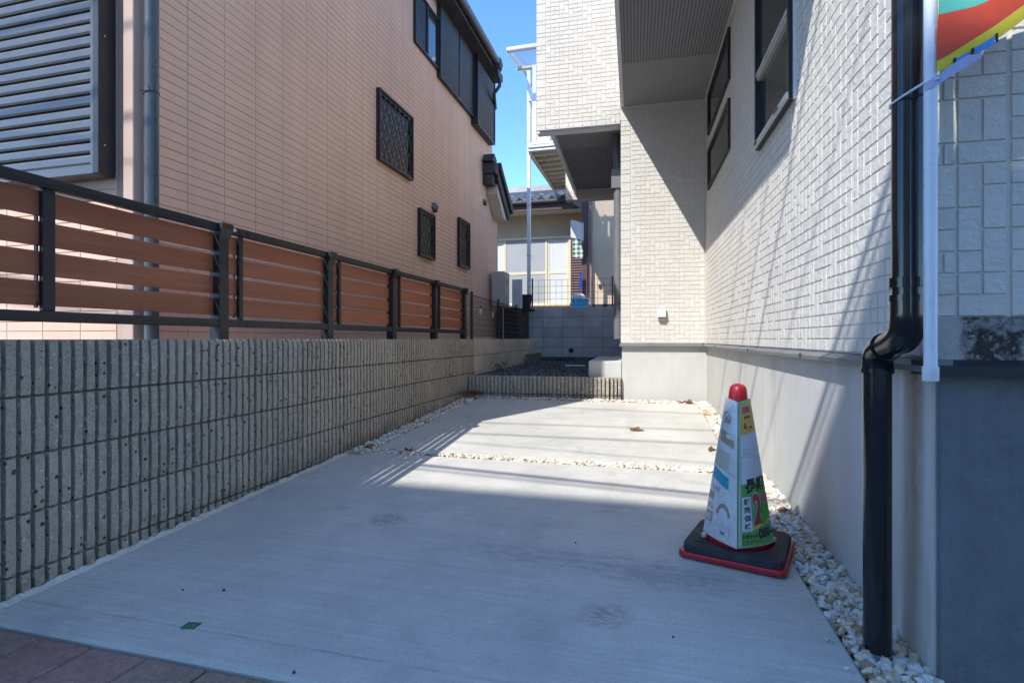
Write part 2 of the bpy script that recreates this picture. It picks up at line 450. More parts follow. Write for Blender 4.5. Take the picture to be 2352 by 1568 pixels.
M['poly'] = k.done((.20, .30, .42), .15, spec=.6); k.b.inputs['Alpha'].default_value = .18
M['heater'] = simple('grey_heater', (.42, .41, .38), .45, .05, 3)
M['lightgrey'] = simple('pale_plastic', (.60, .61, .62), .45, .1, 5)
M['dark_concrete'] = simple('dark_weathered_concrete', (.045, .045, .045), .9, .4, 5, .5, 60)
# cone and small things
M['red'] = simple('red_plastic', (.42, .015, .022), .35, .15, 8, spec=.5)
k = N('dusty_rubber'); du = k.rmp(k.noise(7, 5, .7), .45, .7, 0, .5)
M['dusty_rubber'] = k.done(k.mix(du, (.026, .027, .030), (.10, .098, .09)), .75, k.bump(k.noise(150, 3), .3, .002), spec=.4)
M['rubber'] = simple('black_rubber', (.028, .029, .031), .75, .2, 12, .3, 160, .002)
M['sheet'] = simple('laminated_white_sheet', (.62, .62, .61), .25, .12, 14, .35, 22, .01, spec=.5, coat=.4)
M['sheet_green'] = simple('laminated_green_sheet', (.24, .44, .25), .25, .12, 14, .35, 22, .01, spec=.5, coat=.4)
def ink(n, c): M[n] = simple(n.replace('ink_', '') + '_ink', c, .3, .08, 20, spec=.5, coat=.3)
ink('ink_white', (.62, .66, .70)); ink('ink_yellow', (.62, .48, .10)); ink('ink_red', (.45, .04, .05)); ink('ink_black', (.035, .03, .028))
ink('ink_green', (.13, .36, .10)); ink('ink_mint', (.50, .66, .54)); ink('ink_tan', (.38, .27, .18)); ink('ink_teal', (.02, .33, .42)); ink('ink_pale', (.50, .48, .36)); ink('ink_grey', (.22, .23, .24)); ink('ink_leaf', (.06, .35, .03)); ink('ink_pink', (.55, .12, .15))
M['white_pvc'] = simple('white_pvc', (.68, .72, .78), .3, .05, 4, spec=.5)
M['leaf'] = simple('dry_leaf', (.20, .105, .06), .8, .35, 60, .5, 120)
M['weed'] = simple('weed_green', (.07, .13, .035), .6, .3, 20)
M['green_tape'] = simple('green_paint', (.02, .17, .075), .6, .4, 120)
M['clod'] = simple('dark_crumb', (.05, .042, .036), .9, .2, 50)
M['blue_plastic'] = simple('blue_plastic', (.05, .40, .62), .4, .08, 5)
M['blue_cloth'] = simple('blue_cloth', (.05, .08, .32), .8, .3, 20)
M['bubble'] = simple('silver_mat', (.55, .55, .54), .4, .2, 60, .4, 90)
k = N('gingham_cloth')
tc = k.n('TexCoord'); sx = k.n('SeparateXYZ'); k.l(tc.outputs['Object'], sx.inputs[0])
fx = k.math('GREATER_THAN', k.math('FRACT', k.math('DIVIDE', sx.outputs[0], .11)), .5)
fz = k.math('GREATER_THAN', k.math('FRACT', k.math('DIVIDE', sx.outputs[2], .11)), .5)
c = k.mix(k.math('MULTIPLY', k.math('ADD', fx, fz), .5), (.62, .66, .58), (.03, .10, .035))
M['gingham'] = k.done(c, .85)
M['concrete_far'] = simple('plain_building_wall', (.66, .65, .62), .8, .1, 1)
M['wire'] = simple('black_cable', (.02, .02, .02), .6, .1, 3)
M['pole_concrete'] = simple('pole_concrete', (.35, .34, .32), .8, .1, 3)

# ------------------------------------------------------------------ ground levels
def gz(Y):
    return max(0, .0385 * (min(Y, 3.41) - 1.2)) + max(0, (Y - 3.41) * .0585)
RW0 = .7323                                     # right house wall line: X = RW0 - .0377*Y
R_ = math.atan(.0377); K = (.508, 5.95)
def h2w(x, y, z=0):
    return (K[0] + x * math.cos(R_) - y * math.sin(R_), K[1] + x * math.sin(R_) + y * math.cos(R_), z)

tag(MB().box(-150, 150, -150, 200, -.5, -.16).build('ground', M['earth']), kind='structure')
tag(MB().box(-60, 60, -6.0, .42, -.16, -.055).build('street', M['asphalt']), kind='structure')
tag(MB().box(-14, -2.24, 1.25, 12.0, -.16, .60).build('house_yard', M['earth']), kind='structure')
tag(MB().box(-14, 8, 12.0, 40, -.16, 1.42).build('terrace_ground', M['earth']), kind='structure')
tag(MB().box(-2.6, -.36, 10.79, 11.995, -.16, 1.40).build('terrace_fill', M['earth']), kind='structure')
tag(MB().box(-2.6, -.375, 5.90, 12.0, -.16, .435).build('garden_bed', M['soil_dark']), kind='structure')
mb = MB(); ys = [.42, 1.0, 1.2, 2, 3.41, 4.5, 5.9]
for i in range(len(ys) - 1):
    a, b = ys[i], ys[i + 1]
    mb.add([(-2.2, a, gz(a) - .045), (1.5, a, gz(a) - .045), (1.5, b, gz(b) - .045), (-2.2, b, gz(b) - .045)], [(0, 1, 2, 3)])
tag(mb.build('gravel_base', M['soil']), kind='structure')

def slab(y0, y1, xl, xr, nl, c=.010, bottom=.13):
    mb = MB(); secs = []
    yy = [y0, y0 + c] + [y0 + (y1 - y0) * i / nl for i in range(1, nl)] + [y1 - c, y1]
    for i, y in enumerate(yy):
        t = (y - y0) / (y1 - y0); a = xl[0] + (xl[1] - xl[0]) * t; b = xr[0] + (xr[1] - xr[0]) * t
        z = gz(y) - (c * .8 if i in (0, len(yy) - 1) else 0)
        a += random.uniform(-.003, .003); b += random.uniform(-.002, .002)
        secs.append([(a, y, z - bottom), (a, y, z - c * .8), (a + c, y, z), (b - c, y, z), (b, y, z - c * .8), (b, y, z - bottom)])
    vs = [p for s_ in secs for p in s_]; fs = []
    for i in range(len(secs) - 1):
        for j in range(5): fs.append((i * 6 + j, i * 6 + j + 1, i * 6 + 7 + j, i * 6 + 6 + j))
    fs.append((5, 4, 3, 2, 1, 0)); n = (len(secs) - 1) * 6; fs.append(tuple(n + j for j in range(6)))
    return mb.add(vs, fs)
tag(slab(1.19, 3.385, (-2.074, -2.072), (.530, .474), 10).build('concrete_slab', M['slab'], label='front pale concrete slab with tyre marks'), kind='structure')
tag(slab(3.475, 5.70, (-1.965, -1.915), (.472, .420), 8).build('concrete_slab', M['slab'], label='rear pale concrete slab below the low wall'), kind='structure')

mb = MB(); rq = random.Random(9); n = 90; vs = []; fs = []
for i in range(n + 1):
    y = 1.21 + 2.16 * i / n; w_ = -.004 + .014 * rq.random() ** 2
    vs += [(-2.079, y, gz(y) + .010 + .010 * rq.random()), (-2.062 + w_, y, gz(y) + .0035), (-2.058 + w_, y, gz(y) - .004)]
for i in range(n):
    for j in range(2): fs.append((3 * i + j, 3 * i + j + 1, 3 * i + j + 4, 3 * i + j + 3))
tag(mb.add(vs, fs).build('cement_smear', M['slab']), kind='structure')
# pavers
pv = tag(MB().box(-3.2, 1.6, .42, 1.183, -.15, -.026).build('paver_apron', M['joint_sand']), kind='structure')
pm = {}
for key in ('paver_red', 'paver_brown'):
    pm[key] = MB().cbox(-.0985, .0985, -.1985, .1985, -.05, .0, .004).mesh('paver', M[key])
for i in range(22):
    for j in range(2):
        x = -3.09 + .2025 * i
        y = 1.183 - .2 - .402 * j
        if y < .5: y = .595
        key = 'paver_red' if (i * 7 + j * 3) % 4 in (1,) or (i + 2 * j) % 3 == 2 else 'paver_brown'
        inst('paver', pm[key], pv, (x, y, -.010 + random.uniform(-.0015, .0015)))

# ------------------------------------------------------------------ blocks
def ribbed_mesh(seed, L=.394, H=.191, n=9, dep=.023):
    rnd = random.Random(seed); mb = MB()
    p = L / n
    mb.box(0, L, 0, .06, 0, H)                 # back, face at y=0; ribs go to -y
    for i in range(n):
        a = i * p + .0045; b = (i + 1) * p - .0100
        rows = []
        m = 5
        for r in range(m + 1):
            z = H * r / m; z = min(max(z, .0005), H - .0005)
            q = 0 if 0 < r < m else -.003
            d = dep + q + rnd.uniform(-.0016, .0016); e = dep + q + rnd.uniform(-.0016, .0016); g = dep + q + rnd.uniform(-.0006, .0028)
            rows.append([(a, .001, z), (a + rnd.uniform(-.0008, .0012), -d, z), ((a + b) / 2 + rnd.uniform(-.004, .004), -g, z), (b + rnd.uniform(-.0012, .0008), -e, z), (b, .001, z)])
        vs = [q for r in rows for q in r]; fs = []
        for r in range(m):
            for j in range(4): fs.append((r * 5 + j, r * 5 + j + 1, r * 5 + 6 + j, r * 5 + 5 + j))
        fs.append((4, 3, 2, 1, 0)); fs.append(tuple(m * 5 + j for j in range(5)))
        mb.add(vs, fs)
    return mb.mesh('block', M['split'])
RIB = [ribbed_mesh(s) for s in range(6)]
LW = thing('block_wall', 'long retaining wall of ribbed split face blocks left of the driveway, plain blocks at its far end', 'wall', (-2.077, .83, 0))
# local: x outward(+X world) -> wall face at local x=0; rotate blocks 90 deg: block x -> +Y, outward -y -> +X
MB().box(-.16, -.026, 0, 5.2, -.15, .872).build('core', M['mortar'], LW)
DR = .023
for j in range(5):
    for i in range(13):
        z = .687 - .2 * j; y = .4 * i
        if z + .193 < gz(.83 + y) - .02: continue
        inst('block', random.choice(RIB), LW, (-DR, y + .002, z), rad(90))
# plain block stretch, slightly turned
a0 = Vector((-2.077, 6.035)); a1 = Vector((-2.31, 10.66)); L_ = (a1 - a0).length; ang = math.atan2(a1.y - a0.y, a1.x - a0.x)
MB().box(0, L_ + .15, .004, .15, .3, .872).build('core', M['mortar'], LW).location = (0, 0, 0)
core2 = LW.children[-1]
core2.location = (a0.x + 2.077, a0.y - .83, 0); core2.rotation_euler = (0, 0, ang)
pb = MB().cbox(0, .395, 0, .1, 0, .194, .003).mesh('block', M['block'])
for j in range(3):
    for i in range(12):
        d = .4 * i
        p = a0 + (a1 - a0).normalized() * d
        inst('block', pb, LW, (p.x + 2.077, p.y - .83, .684 - .2 * j), ang)

# low planter wall
PW = thing('low_block_wall', 'low ribbed split face block wall edging the dark gravel bed at the end of the driveway', 'wall', (-2.07, 5.80, 0), math.atan2(.085, 1.71))
MB().box(0, 1.71, .030, .12, 0, .456).build('core', M['mortar'], PW)
for j in range(2):
    for i in range(5):
        me = random.choice(RIB)
        if i == 4:
            me = ribbed_mesh(50 + j, L=.118, n=3)
        inst('block', me, PW, (.4 * i + .002, .023, .268 - .2 * j), 0)

# back retaining wall
BW = thing('retaining_wall', 'grey concrete block retaining wall with a drain hole below the beige house', 'wall', (-2.62, 10.70, .3))
MB().box(0, 2.4, .006, .15, 0, 1.20).build('core', M['mortar'], BW)
MB().box(0, 2.4, -.03, .006, 0, .20).build('footing', M['dark_concrete'], BW)
gb = MB().cbox(0, .395, 0, .1, 0, .194, .003).mesh('block', M['block_grey'])
for j in range(5):
    for i in range(6):
        inst('block', gb, BW, (.4 * i + .02, 0, 1.21 - .194 - .2 * j))
mb = MB(); mb.tube([(.99, -.012, .345), (.99, .0, .345)], [.052, .052], 16); mb.build('drain_pipe', M['clod'], BW)

# ------------------------------------------------------------------ gravel
def stones(name, mat, pts, n_t=14, seed=3, flat=.7):
    rnd = random.Random(seed)
    bm = bmesh.new(); bmesh.ops.create_icosphere(bm, subdivisions=1, radius=1)
    base = [v.co.copy() for v in bm.verts]; fcs = [tuple(v.index for v in f.verts) for f in bm.faces]; bm.free()
    T = []
    for t in range(n_t):
        sx, sy, sz = rnd.uniform(.8, 1.35), rnd.uniform(.65, 1.05), rnd.uniform(.5, .85)
        T.append([Vector((v.x * sx, v.y * sy, v.z * sz)) * rnd.uniform(.66, 1.24) for v in base])
    V = []; F = []
    for (x, y, z, r) in pts:
        t = rnd.choice(T); R = (Matrix.Rotation(rnd.uniform(0, 6.28), 3, 'Z') @ Matrix.Rotation(rnd.uniform(-.6, .6), 3, 'X') @ Matrix.Rotation(rnd.uniform(-.6, .6), 3, 'Y')) * r
        n = len(V)
        for v in t:
            q = R @ v; V.append((x + q.x, y + q.y, z + q.z))
        F.extend([(a + n, b + n, c + n) for a, b, c in fcs])
    me = bpy.data.meshes.new(name); me.from_pydata(V, [], F); me.materials.append(mat); me.update()
    o = inst(name, me); return tag(o, kind='stuff')
rnd = random.Random(11); pts = []
def strip(n, xa, xb, y0, y1, r0=.008, r1=.018, lift=.012):
    for i in range(n):
        y = rnd.uniform(y0, y1); a = xa(y); b = xb(y); x = rnd.uniform(a, b)
        r = rnd.uniform(r0, r1) if rnd.random() < .8 else rnd.uniform(r1, r1 * 1.25)
        pts.append((x, y, gz(y) - .030 + rnd.uniform(0, 1) ** .7 * (lift + .022), r))
wallx = lambda y: RW0 - .0377 * y + .015
slr = lambda y: .530 - (y - 1.19) * .0253 + .008
strip(3400, slr, wallx, .95, 3.4, .0075, .0165)
strip(1900, slr, wallx, 3.4, 5.85, .009, .018)
strip(1700, lambda y: -2.07, lambda y: -1.965 + (y - 3.47) * .022 - .004, 3.40, 5.8, .010, .018, .02)
strip(1500, lambda y: -2.06, lambda y: .50, 3.393, 3.467, .009, .017, .012)
strip(1600, lambda y: -2.05, lambda y: .50, 5.71, 5.84, .009, .017)
# stray heap in left corner where the second slab starts
strip(120, lambda y: -2.06, lambda y: -1.93, 3.30, 3.47, .008, .016, .03)
for i in range(46):
    y = rnd.uniform(1.3, 5.6); a = slr(y) if rnd.random() < .6 else (-1.95 if y > 3.5 else None)
    if a is None: continue
    x = a - .012 - abs(rnd.gauss(0, .03)) if a > 0 else a + .012 + abs(rnd.gauss(0, .03))
    if not 3.38 < y < 3.48: pts.append((x, y, gz(y) + .004, rnd.uniform(.003, .009)))
for i in range(40):
    y = (3.385 - abs(rnd.gauss(0, .02))) if rnd.random() < .5 else (3.475 + abs(rnd.gauss(0, .02)))
    pts.append((rnd.uniform(-1.95, .45), y, gz(y) + .004, rnd.uniform(.003, .008)))
g = stones('gravel', M['gravel'], pts); tag(g, 'white and cream crushed stone filling the gaps around the concrete slabs', 'gravel')
pts2 = []
for i in range(6500):
    y = 5.95 + (10.66 - 5.95) * rnd.random() ** 1.3
    xl = -2.10 - (y - 5.95) * .05
    x = rnd.uniform(xl, -.37)
    if x > -.72 and y < 7.75: continue
    pts2.append((x, y, .437 + rnd.uniform(0, .022) + (.03 if y > 10.3 else 0), rnd.uniform(.008, .017)))
g2 = stones('dark_gravel', M['gravel_dark'], pts2, seed=5); tag(g2, 'dark grey crushed gravel bed behind the low block wall', 'gravel')

# ------------------------------------------------------------------ siding tiles
def tile_v(w, h, n0, n1, ch, o=(0, 0)):
    a, b = o
    return [(a, -n0, b), (a + w, -n0, b), (a + w, -n0, b + h), (a, -n0, b + h),
            (a + ch, -n1, b + ch), (a + w - ch, -n1, b + ch), (a + w - ch, -n1, b + h - ch), (a + ch, -n1, b + h - ch)]
TF = [(4, 5, 6, 7), (0, 1, 5, 4), (1, 2, 6, 5), (2, 3, 7, 6), (3, 0, 4, 7)]
TILES = {}
def lay_tiles(root, rootM, walls, mat, joint, ch, depth, limit, name):
    """walls: list of (origin, theta, [(u,z,w,h)...]) in the root's frame; biggest-looking ones become objects."""
    allp = []
    for (o, th, lst) in walls:
        cu, su = math.cos(th), math.sin(th)
        for (u, z, w, h) in lst:
            p = (o[0] + (u + w / 2) * cu, o[1] + (u + w / 2) * su, o[2] + z + h / 2)
            wp = rootM(p); s = seen(wp)
            if s:
                view = Vector((wp[0], wp[1], wp[2] - EYE.z)).normalized()
                wn = rootM((p[0] + su, p[1] - cu, p[2])); nn = Vector(wn) - Vector(wp)
                s *= abs(view.dot(nn)) * w * h
            allp.append((s, o, th, u, z, w, h))
    allp.sort(key=lambda q: -q[0])
    rest = MB()
    for i, (s, o, th, u, z, w, h) in enumerate(allp):
        cu, su = math.cos(th), math.sin(th); j = joint / 2
        if i < limit:
            key = (name, round(w, 4), round(h, 4))
            if key not in TILES:
                TILES[key] = MB().add(tile_v(w - joint, h - joint, -.001, depth, ch), TF).mesh(name, mat, recalc=False)
            inst(name, TILES[key], root, (o[0] + (u + j) * cu, o[1] + (u + j) * su, o[2] + z + j), th)
        else:
            vs = tile_v(w - joint, h - joint, -.001, depth, ch)
            vs = [(o[0] + (u + j) * cu + x * cu - y * su, o[1] + (u + j) * su + x * su + y * cu, o[2] + z + j + zz) for x, y, zz in vs]
            rest.add(vs, TF)
    rest.build(name, mat, root, recalc=False, kind='stuff')

def ashlar(u0, u1, z0, z1, holes, uw=.0495, uh=.0468, seed=1):
    rnd = random.Random(seed)
    nu = max(1, round((u1 - u0) / uw)); nz = max(1, round((z1 - z0) / uh)); uw = (u1 - u0) / nu; uh = (z1 - z0) / nz
    used = set(); out = []
    def blocked(i, j):
        a = u0 + (i + .5) * uw; b = z0 + (j + .5) * uh
        return any(h[0] < a < h[1] and h[2] < b < h[3] for h in holes)
    for j in range(nz):
        for i in range(nu):
            if blocked(i, j): used.add((i, j))
    for j in range(nz):
        for i in range(nu):
            if (i, j) in used: continue
            r = rnd.random()
            free = lambda a, b: a < nu and b < nz and (a, b) not in used
            if r < .40 and free(i + 1, j): w, h = 2, 1
            elif r < .45 and free(i + 1, j) and free(i + 2, j): w, h = 3, 1
            elif r < .56 and free(i, j + 1): w, h = 1, 2
            else: w, h = 1, 1
            for a in range(w):
                for b in range(h): used.add((i + a, j + b))
            out.append((u0 + i * uw, z0 + j * uh, w * uw, h * uh))
    return out
def cornercol(u0, w, z0, z1, uh=.0468, seed=2):
    rnd = random.Random(seed); out = []; n = round((z1 - z0) / uh); uh = (z1 - z0) / n; j = 0
    while j < n:
        r = rnd.random(); h = 2 if r < .45 and j + 1 < n else 1
        if h == 2 or rnd.random() < .5: out.append((u0, z0 + j * uh, w, h * uh))
        else: out += [(u0, z0 + j * uh, w / 2, h * uh), (u0 + w / 2, z0 + j * uh, w / 2, h * uh)]
        j += h
    return out

# ------------------------------------------------------------------ white house (right)
WH = thing('white_house', 'white house on the right clad in rock face tile siding over a grey concrete base', 'house', (K[0], K[1], 0), R_)
TD = .0042
MB().box(TD, .25, -4.36, .25, .83, 5.6).build('side_wall', M['white_joint'], WH)
MB().box(-.866, TD - .001, TD, 6.0, .83, 3.24).build('rear_wall', M['white_joint'], WH)
MB().box(.25, 3.0, -4.36, -4.1, .93, 5.6).build('front_wall', M['white_joint'], WH)
MB().box(-.866, TD - .002, -4.36, TD + .001, 3.41, 5.6).build('overhang', M['white_joint'], WH)
mb = MB(); mb.box(-1.79, TD, TD, .14, 3.245, 5.6); mb.box(-1.65, .25, .14, 2.65, 3.30, 5.6); mb.box(-1.80, .25, 2.65, 2.80, 3.10, 5.6)
mb.build('upper_storey', M['white_joint'], WH)
# bottom trims of the projecting storey
mb = MB(); mb.box(-1.80, -.868, -.004, .03, 3.215, 3.222); mb.box(-1.80, -.868, .05, .15, 3.200, 3.243); mb.box(-1.66, -1.62, .15, 2.65, 3.20, 3.30)
mb.build('soffit_trim', M['white_paint'], WH)
mb = MB(); mb.box(-1.62, -.868, .152, 2.648, 3.262, 3.275)
# lower soffit panels
for i, (a, b, mt) in enumerate(((.152, .80, 'soffit_plain'), (.803, 1.35, 'soffit_slot'), (1.353, 1.95, 'soffit_slot'), (1.953, 2.648, 'soffit_plain'))):
    MB().box(-1.62, -.868, a, b, 3.262, 3.275).build('soffit_panel', M[mt], WH)
for (a, b, mt) in ((-.93, -.002, 'soffit_plain'), (-1.84, -.933, 'soffit_perf'), (-2.75, -1.843, 'soffit_perf'), (-3.66, -2.753, 'soffit_perf'), (-4.34, -3.663, 'soffit_perf')):
    MB().box(-.835, -.012, a, b, 3.392, 3.402).build('soffit_panel', M[mt], WH)
mb = MB(); mb.box(-.872, -.838, -4.37, -.003, 3.384, 3.408); mb.build('soffit_trim', M['lightgrey'], WH)
mb = MB(); mb.box(-.010, .004, -4.36, -.003, 3.375, 3.398); mb.box(-.836, -.011, -.012, .004, 3.378, 3.391); mb.build('soffit_trim', M['white_joint'], WH)
# foundation
mb = MB(); mb.box(.018, .30, -4.352, .30, -.3, .80); mb.box(-.858, .0175, .018, 6.0, -.3, .80); mb.build('foundation', M['found'], WH)
MB().box(.022, 3.0, -4.372, -4.3525, -.3, .80).build('front_foundation', M['found_shade_tint'], WH)
mb = MB(); mb.prism([(-.030, .797), (-.030, .812), (-.004, .826), (.010, .829), (.03, .829), (.03, .797)], 1, -4.41, -.001)
mb.build('drip_flashing', M['flash'], WH)
mb = MB(); mb.prism([(-.030, .797), (-.030, .812), (-.004, .826), (.010, .829), (.03, .829), (.03, .797)], 0, -.885, -.031)
mb.build('drip_flashing', M['flash'], WH)
for y in (-.9, -2.3, -3.4): MB().box(-.0325, -.0275, y, y + .02, .799, .818).build('flashing_joint', M['flash_black'], WH)
MB().prism([(-4.415, .790), (-4.415, .812), (-4.385, .827), (-4.34, .827), (-4.34, .790)], 0, -.0295, 3.0).build('drip_flashing', M['flash_black'], WH, label='black drip flashing')
MB().box(.012, 3.0, -4.366, -4.36, .8275, .935).build('base_board', M['old_board'], WH)
# siding layout
sw = []
win1 = (.294, 1.499, 2.90, 3.30); win2 = (.294, 1.499, 2.36, 2.75); winB = (2.487, 3.21, 2.00, 3.36)
sw.append(((TD, 0, 0), rad(-90), ashlar(.008, 2.462, .833, 3.375, [win1, win2], seed=4) + ashlar(2.466, 4.37, .833, 4.4, [winB], seed=5)))
sw.append(((0, TD, 0), 0, ashlar(-.760, -.004, .833, 3.378, [], seed=6) + cornercol(-.872, .108, .833, 3.222, seed=7)))
sw.append(((0, TD, 0), 0, ashlar(-1.690, -.874, 3.225, 5.0, [], seed=8) + cornercol(-1.80, .108, 3.225, 5.0, seed=9)))
sw.append(((0, 2.65, 0), 0, ashlar(-1.80, -.868, 3.10, 3.26, [], seed=12)))
sw.append(((0, -4.36, 0), 0, cornercol(.002, .058, .935, 2.3, .0545, seed=10) + ashlar(.062, .17, .935, 2.3, [], .054, .0545, seed=13) + ashlar(.176, .62, .935, 2.3, [], .058, .0545, seed=11)))
lay_tiles(WH, lambda p: h2w(*p), sw, M['white'], .0032, .0020, TD, 300, 'siding_tile')
# windows on the right wall
def ring(mb, x0, x1, ya, yb, za, zb, t, tb=None):
    tb = tb or t
    mb.box(x0, x1, ya, ya + t, za, zb); mb.box(x0, x1, yb - t, yb, za, zb)
    mb.box(x0, x1, ya + t, yb - t, za, za + tb); mb.box(x0, x1, ya + t, yb - t, zb - t, zb); return mb
for (a, b, za, zb) in (win1, win2):
    w = ring(MB(), -.020, .012, -b, -a, za, zb, .028).build('window', M['black_alu'], WH)
    MB().box(-.004, .002, -b + .028, -a - .028, za + .028, zb - .028).build('pane', M['dark_glass'], w)
a, b, za, zb = winB
w = ring(MB(), -.030, .012, -b, -a, za, zb, .030).build('window', M['black_alu'], WH, label='tall window with a silver sill and mid rail')
MB().box(-.002, .004, -b + .03, -a - .03, za + .03, 2.40).build('pane', M['dark_glass'], w)
MB().box(-.012, -.006, -b + .03, -a - .03, 2.44, zb - .03).build('pane', M['dark_glass'], w)
mb = MB(); mb.box(-.022, .0, -b + .031, -a - .031, 2.40, 2.418); mb.box(-.028, -.004, -b + .031, -a - .031, 2.4185, 2.442); mb.build('mid_rail', M['heater'], w)
mb = MB(); mb.box(-.046, -.031, -b - .004, -a + .004, za - .004, za + .018); mb.box(-.040, -.0305, -b, -a, za + .019, za + .030); mb.build('sill', M['silver'], w)
mb = MB(); mb.box(-.049, -.0465, -b + .12, -b + .20, za + .003, za + .012); mb.box(-.049, -.0465, -a - .14, -a - .08, za + .003, za + .012); mb.build('drain_slot', M['clod'], w)
mb = MB(); mb.box(-.012, .010, -b - .022, -b - .002, za - .01, zb); mb.build('jamb_trim', M['white_paint'], w)
# weatherproof outlet
mb = MB(); mb.prism([(-.001, 1.205), (-.036, 1.200), (-.050, 1.125), (-.046, 1.108), (-.001, 1.108)], 0, -.482, -.402)
ob = mb.build('outlet_cover', M['lightgrey'], WH)
mb = MB(); mb.box(-.478, -.406, -.034, -.001, 1.072, 1.1075); mb.build('socket', M['brown_light'], ob)
# drain pipe on the passage side of the wall corner
mb = MB(); mb.tube([(-.915, .42, .88), (-.915, .42, 2.70), (-.915, .42, 2.85), (-.925, .42, 2.95), (-.94, .44, 3.15), (-.94, .44, 3.262)], .045, 16); mb.box(-.985, -.87, .36, .48, 2.62, 2.84)
mb.build('side_downspout', M['flash'], WH, smooth=True)

# ------------------------------------------------------------------ pink house (left)
PO = (-2.9, 2.42, 0.6)
PH = thing('pink_house', 'tall pink tiled house behind the slat fence with dark shutters and lattice windows', 'house', PO)
PD = .004
def pp(mb, name, mat, parent=PH, **kw): return mb.build(name, M[mat], parent, off=PO, **kw)
pp(MB().box(-11, -2.9 - PD, 2.42 + PD, 9.44, .62, 5.50), 'wall', 'pink_joint')
pp(MB().box(-11, -2.9 - PD, 9.44, 9.80, .62, 3.36), 'wall', 'pink_joint')
tw, thh = .303, .0592
side = []
z = .62 - .0
nz = int((5.46 - .63) / thh)
for j in range(nz):
    for i in range(24):
        u = .06 + i * tw
        w_ = tw
        zz = .63 + j * thh
        y = 2.42 + u
        lim = 9.44 if zz > 3.3 else 9.80
        if y + .02 > lim: continue
        if y + w_ > lim: w_ = lim - y
        c_ = (y + w_ / 2, zz + thh / 2)
        e = .0022 if j % 8 == 0 else 0
        side.append((u, zz + e, w_, thh - e))
front = []
for j in range(nz):
    for i in range(10):
        u = -3.07 + i * tw
        front.append((u, .63 + j * thh, tw if i < 9 else .28, thh))
pw = [((-2.9 - PD - PO[0], 2.42 - PO[1], -PO[2]), rad(90), side), ((-2.97 - PO[0], 2.42 + PD - PO[1], -PO[2]), 0, front)]
lay_tiles(PH, lambda p: (p[0] + PO[0], p[1] + PO[1], p[2] + PO[2]), pw, M['pink'], .0036, .0016, PD, 300, 'siding_tile')
pp(MB().cbox(-2.968, -2.892, 2.405, 2.478, .62, 5.5, .004), 'corner_trim', 'pink_trim')
# front shutter
sh = pp(MB().box(-4.6, -3.10, 2.37, 2.413, 1.84, 3.9), 'rain_shutter', 'shutter_blue', label='large steel blue louvred shutter on the front facade')
pp(MB().cbox(-3.072, -3.028, 2.31, 2.412, 1.815, 3.9, .003), 'shutter_frame', 'shutter', sh)
pp(MB().cbox(-4.6, -3.073, 2.315, 2.412, 1.815, 1.868, .003), 'bottom_rail', 'shutter_blue', sh)
pp(MB().box(-3.098, -3.074, 2.318, 2.369, 1.87, 3.9), 'side_rail', 'shutter_blue', sh)
slat = MB().prism([(.040, .0), (.004, .003), (-.002, .014), (-.001, .046), (.006, .058), (.034, .060), (.040, .052)], 0, -1.5, 0).mesh('slat', M['shutter_blue'])
for i in range(29):
    inst('slat', slat, sh, (-3.099 - PO[0], 2.328 - PO[1], 1.872 + i * .068 - PO[2]))
mb = MB()
for zz in (1.98, 2.6, 3.2): pp(MB().tube([(-3.027, 2.345, zz), (-3.025, 2.345, zz)], .005, 8), 'screw', 'silver', sh)
# downspout by the corner
ds = pp(MB().tube([(-2.83, 2.467, .62), (-2.83, 2.467, 5.4)], .038, 20), 'downspout', 'grey_pipe', smooth=True)
mb = MB(); mb.tube([(-2.83 + .040 * math.cos(a), 2.467 + .040 * math.sin(a), 2.30 + .012 * math.cos(a)) for a in [i * .4 for i in range(17)]], .0022, 6)
mb.tube([(-2.80, 2.43, 2.30), (-2.775, 2.40, 2.315)], .002, 6); mb.tube([(-2.81, 2.42, 2.30), (-2.835, 2.39, 2.292)], .002, 6)
pp(mb, 'wire_tie', 'black_plastic', ds)
# lattice windows
def lattice(ya, yb, za, zb, x1=-2.85, pitch=.115):
    q_ = 2.85 / 2.8; ya, yb = ya * q_, yb * q_; za, zb = .88 + (za - .88) * q_, .88 + (zb - .88) * q_
    mb = MB(); t = .022
    for (a, b, c, d) in ((ya, ya + t, za, zb), (yb - t, yb, za, zb), (ya + t, yb - t, za, za + t), (ya + t, yb - t, zb - t, zb)):
        mb.box(-2.90, x1, a, b, c, d)
    w = pp(mb, 'lattice_window', 'black_alu')
    pp(MB().box(-2.898, -2.885, ya + t, yb - t, za + t, zb - t), 'pane', 'grey_glass', w)
    pp(ring(MB(), -2.885, -2.865, ya + t, yb - t, za + t, zb - t, .03), 'sash', 'black_alu', w)
    mb = MB(); A, B, C, D = ya + t, yb - t, za + t, zb - t
    sl = 1.9
    n0 = int(-(D - C) / sl / pitch) - 1; n1 = int((B - A) / pitch) + 2
    for s_ in (1, -1):
        for i in range(n0, n1 - n0):
            # line y = A + i*pitch + s*(z-C)/sl
            y0 = A + i * pitch + (0 if s_ > 0 else 0)
            pts_ = []
            za_, zb_ = C, D
            f = lambda z_: y0 + s_ * (z_ - C) / sl
            lo, hi = C, D
            if s_ > 0: lo = max(lo, C + (A - y0) * sl); hi = min(hi, C + (B - y0) * sl)
            else: lo = max(lo, C + (y0 - B) * sl); hi = min(hi, C + (y0 - A) * sl)
            if hi - lo < .02: continue
            xx = x1 - .012 - (.006 if s_ > 0 else 0)
            mb.bar((xx, f(lo), lo), (xx, f(hi), hi), .010, .005, (1, 0, 0))
    pp(mb, 'grille', 'black_alu', w)
lattice(5.095, 5.908, 2.775, 3.532)
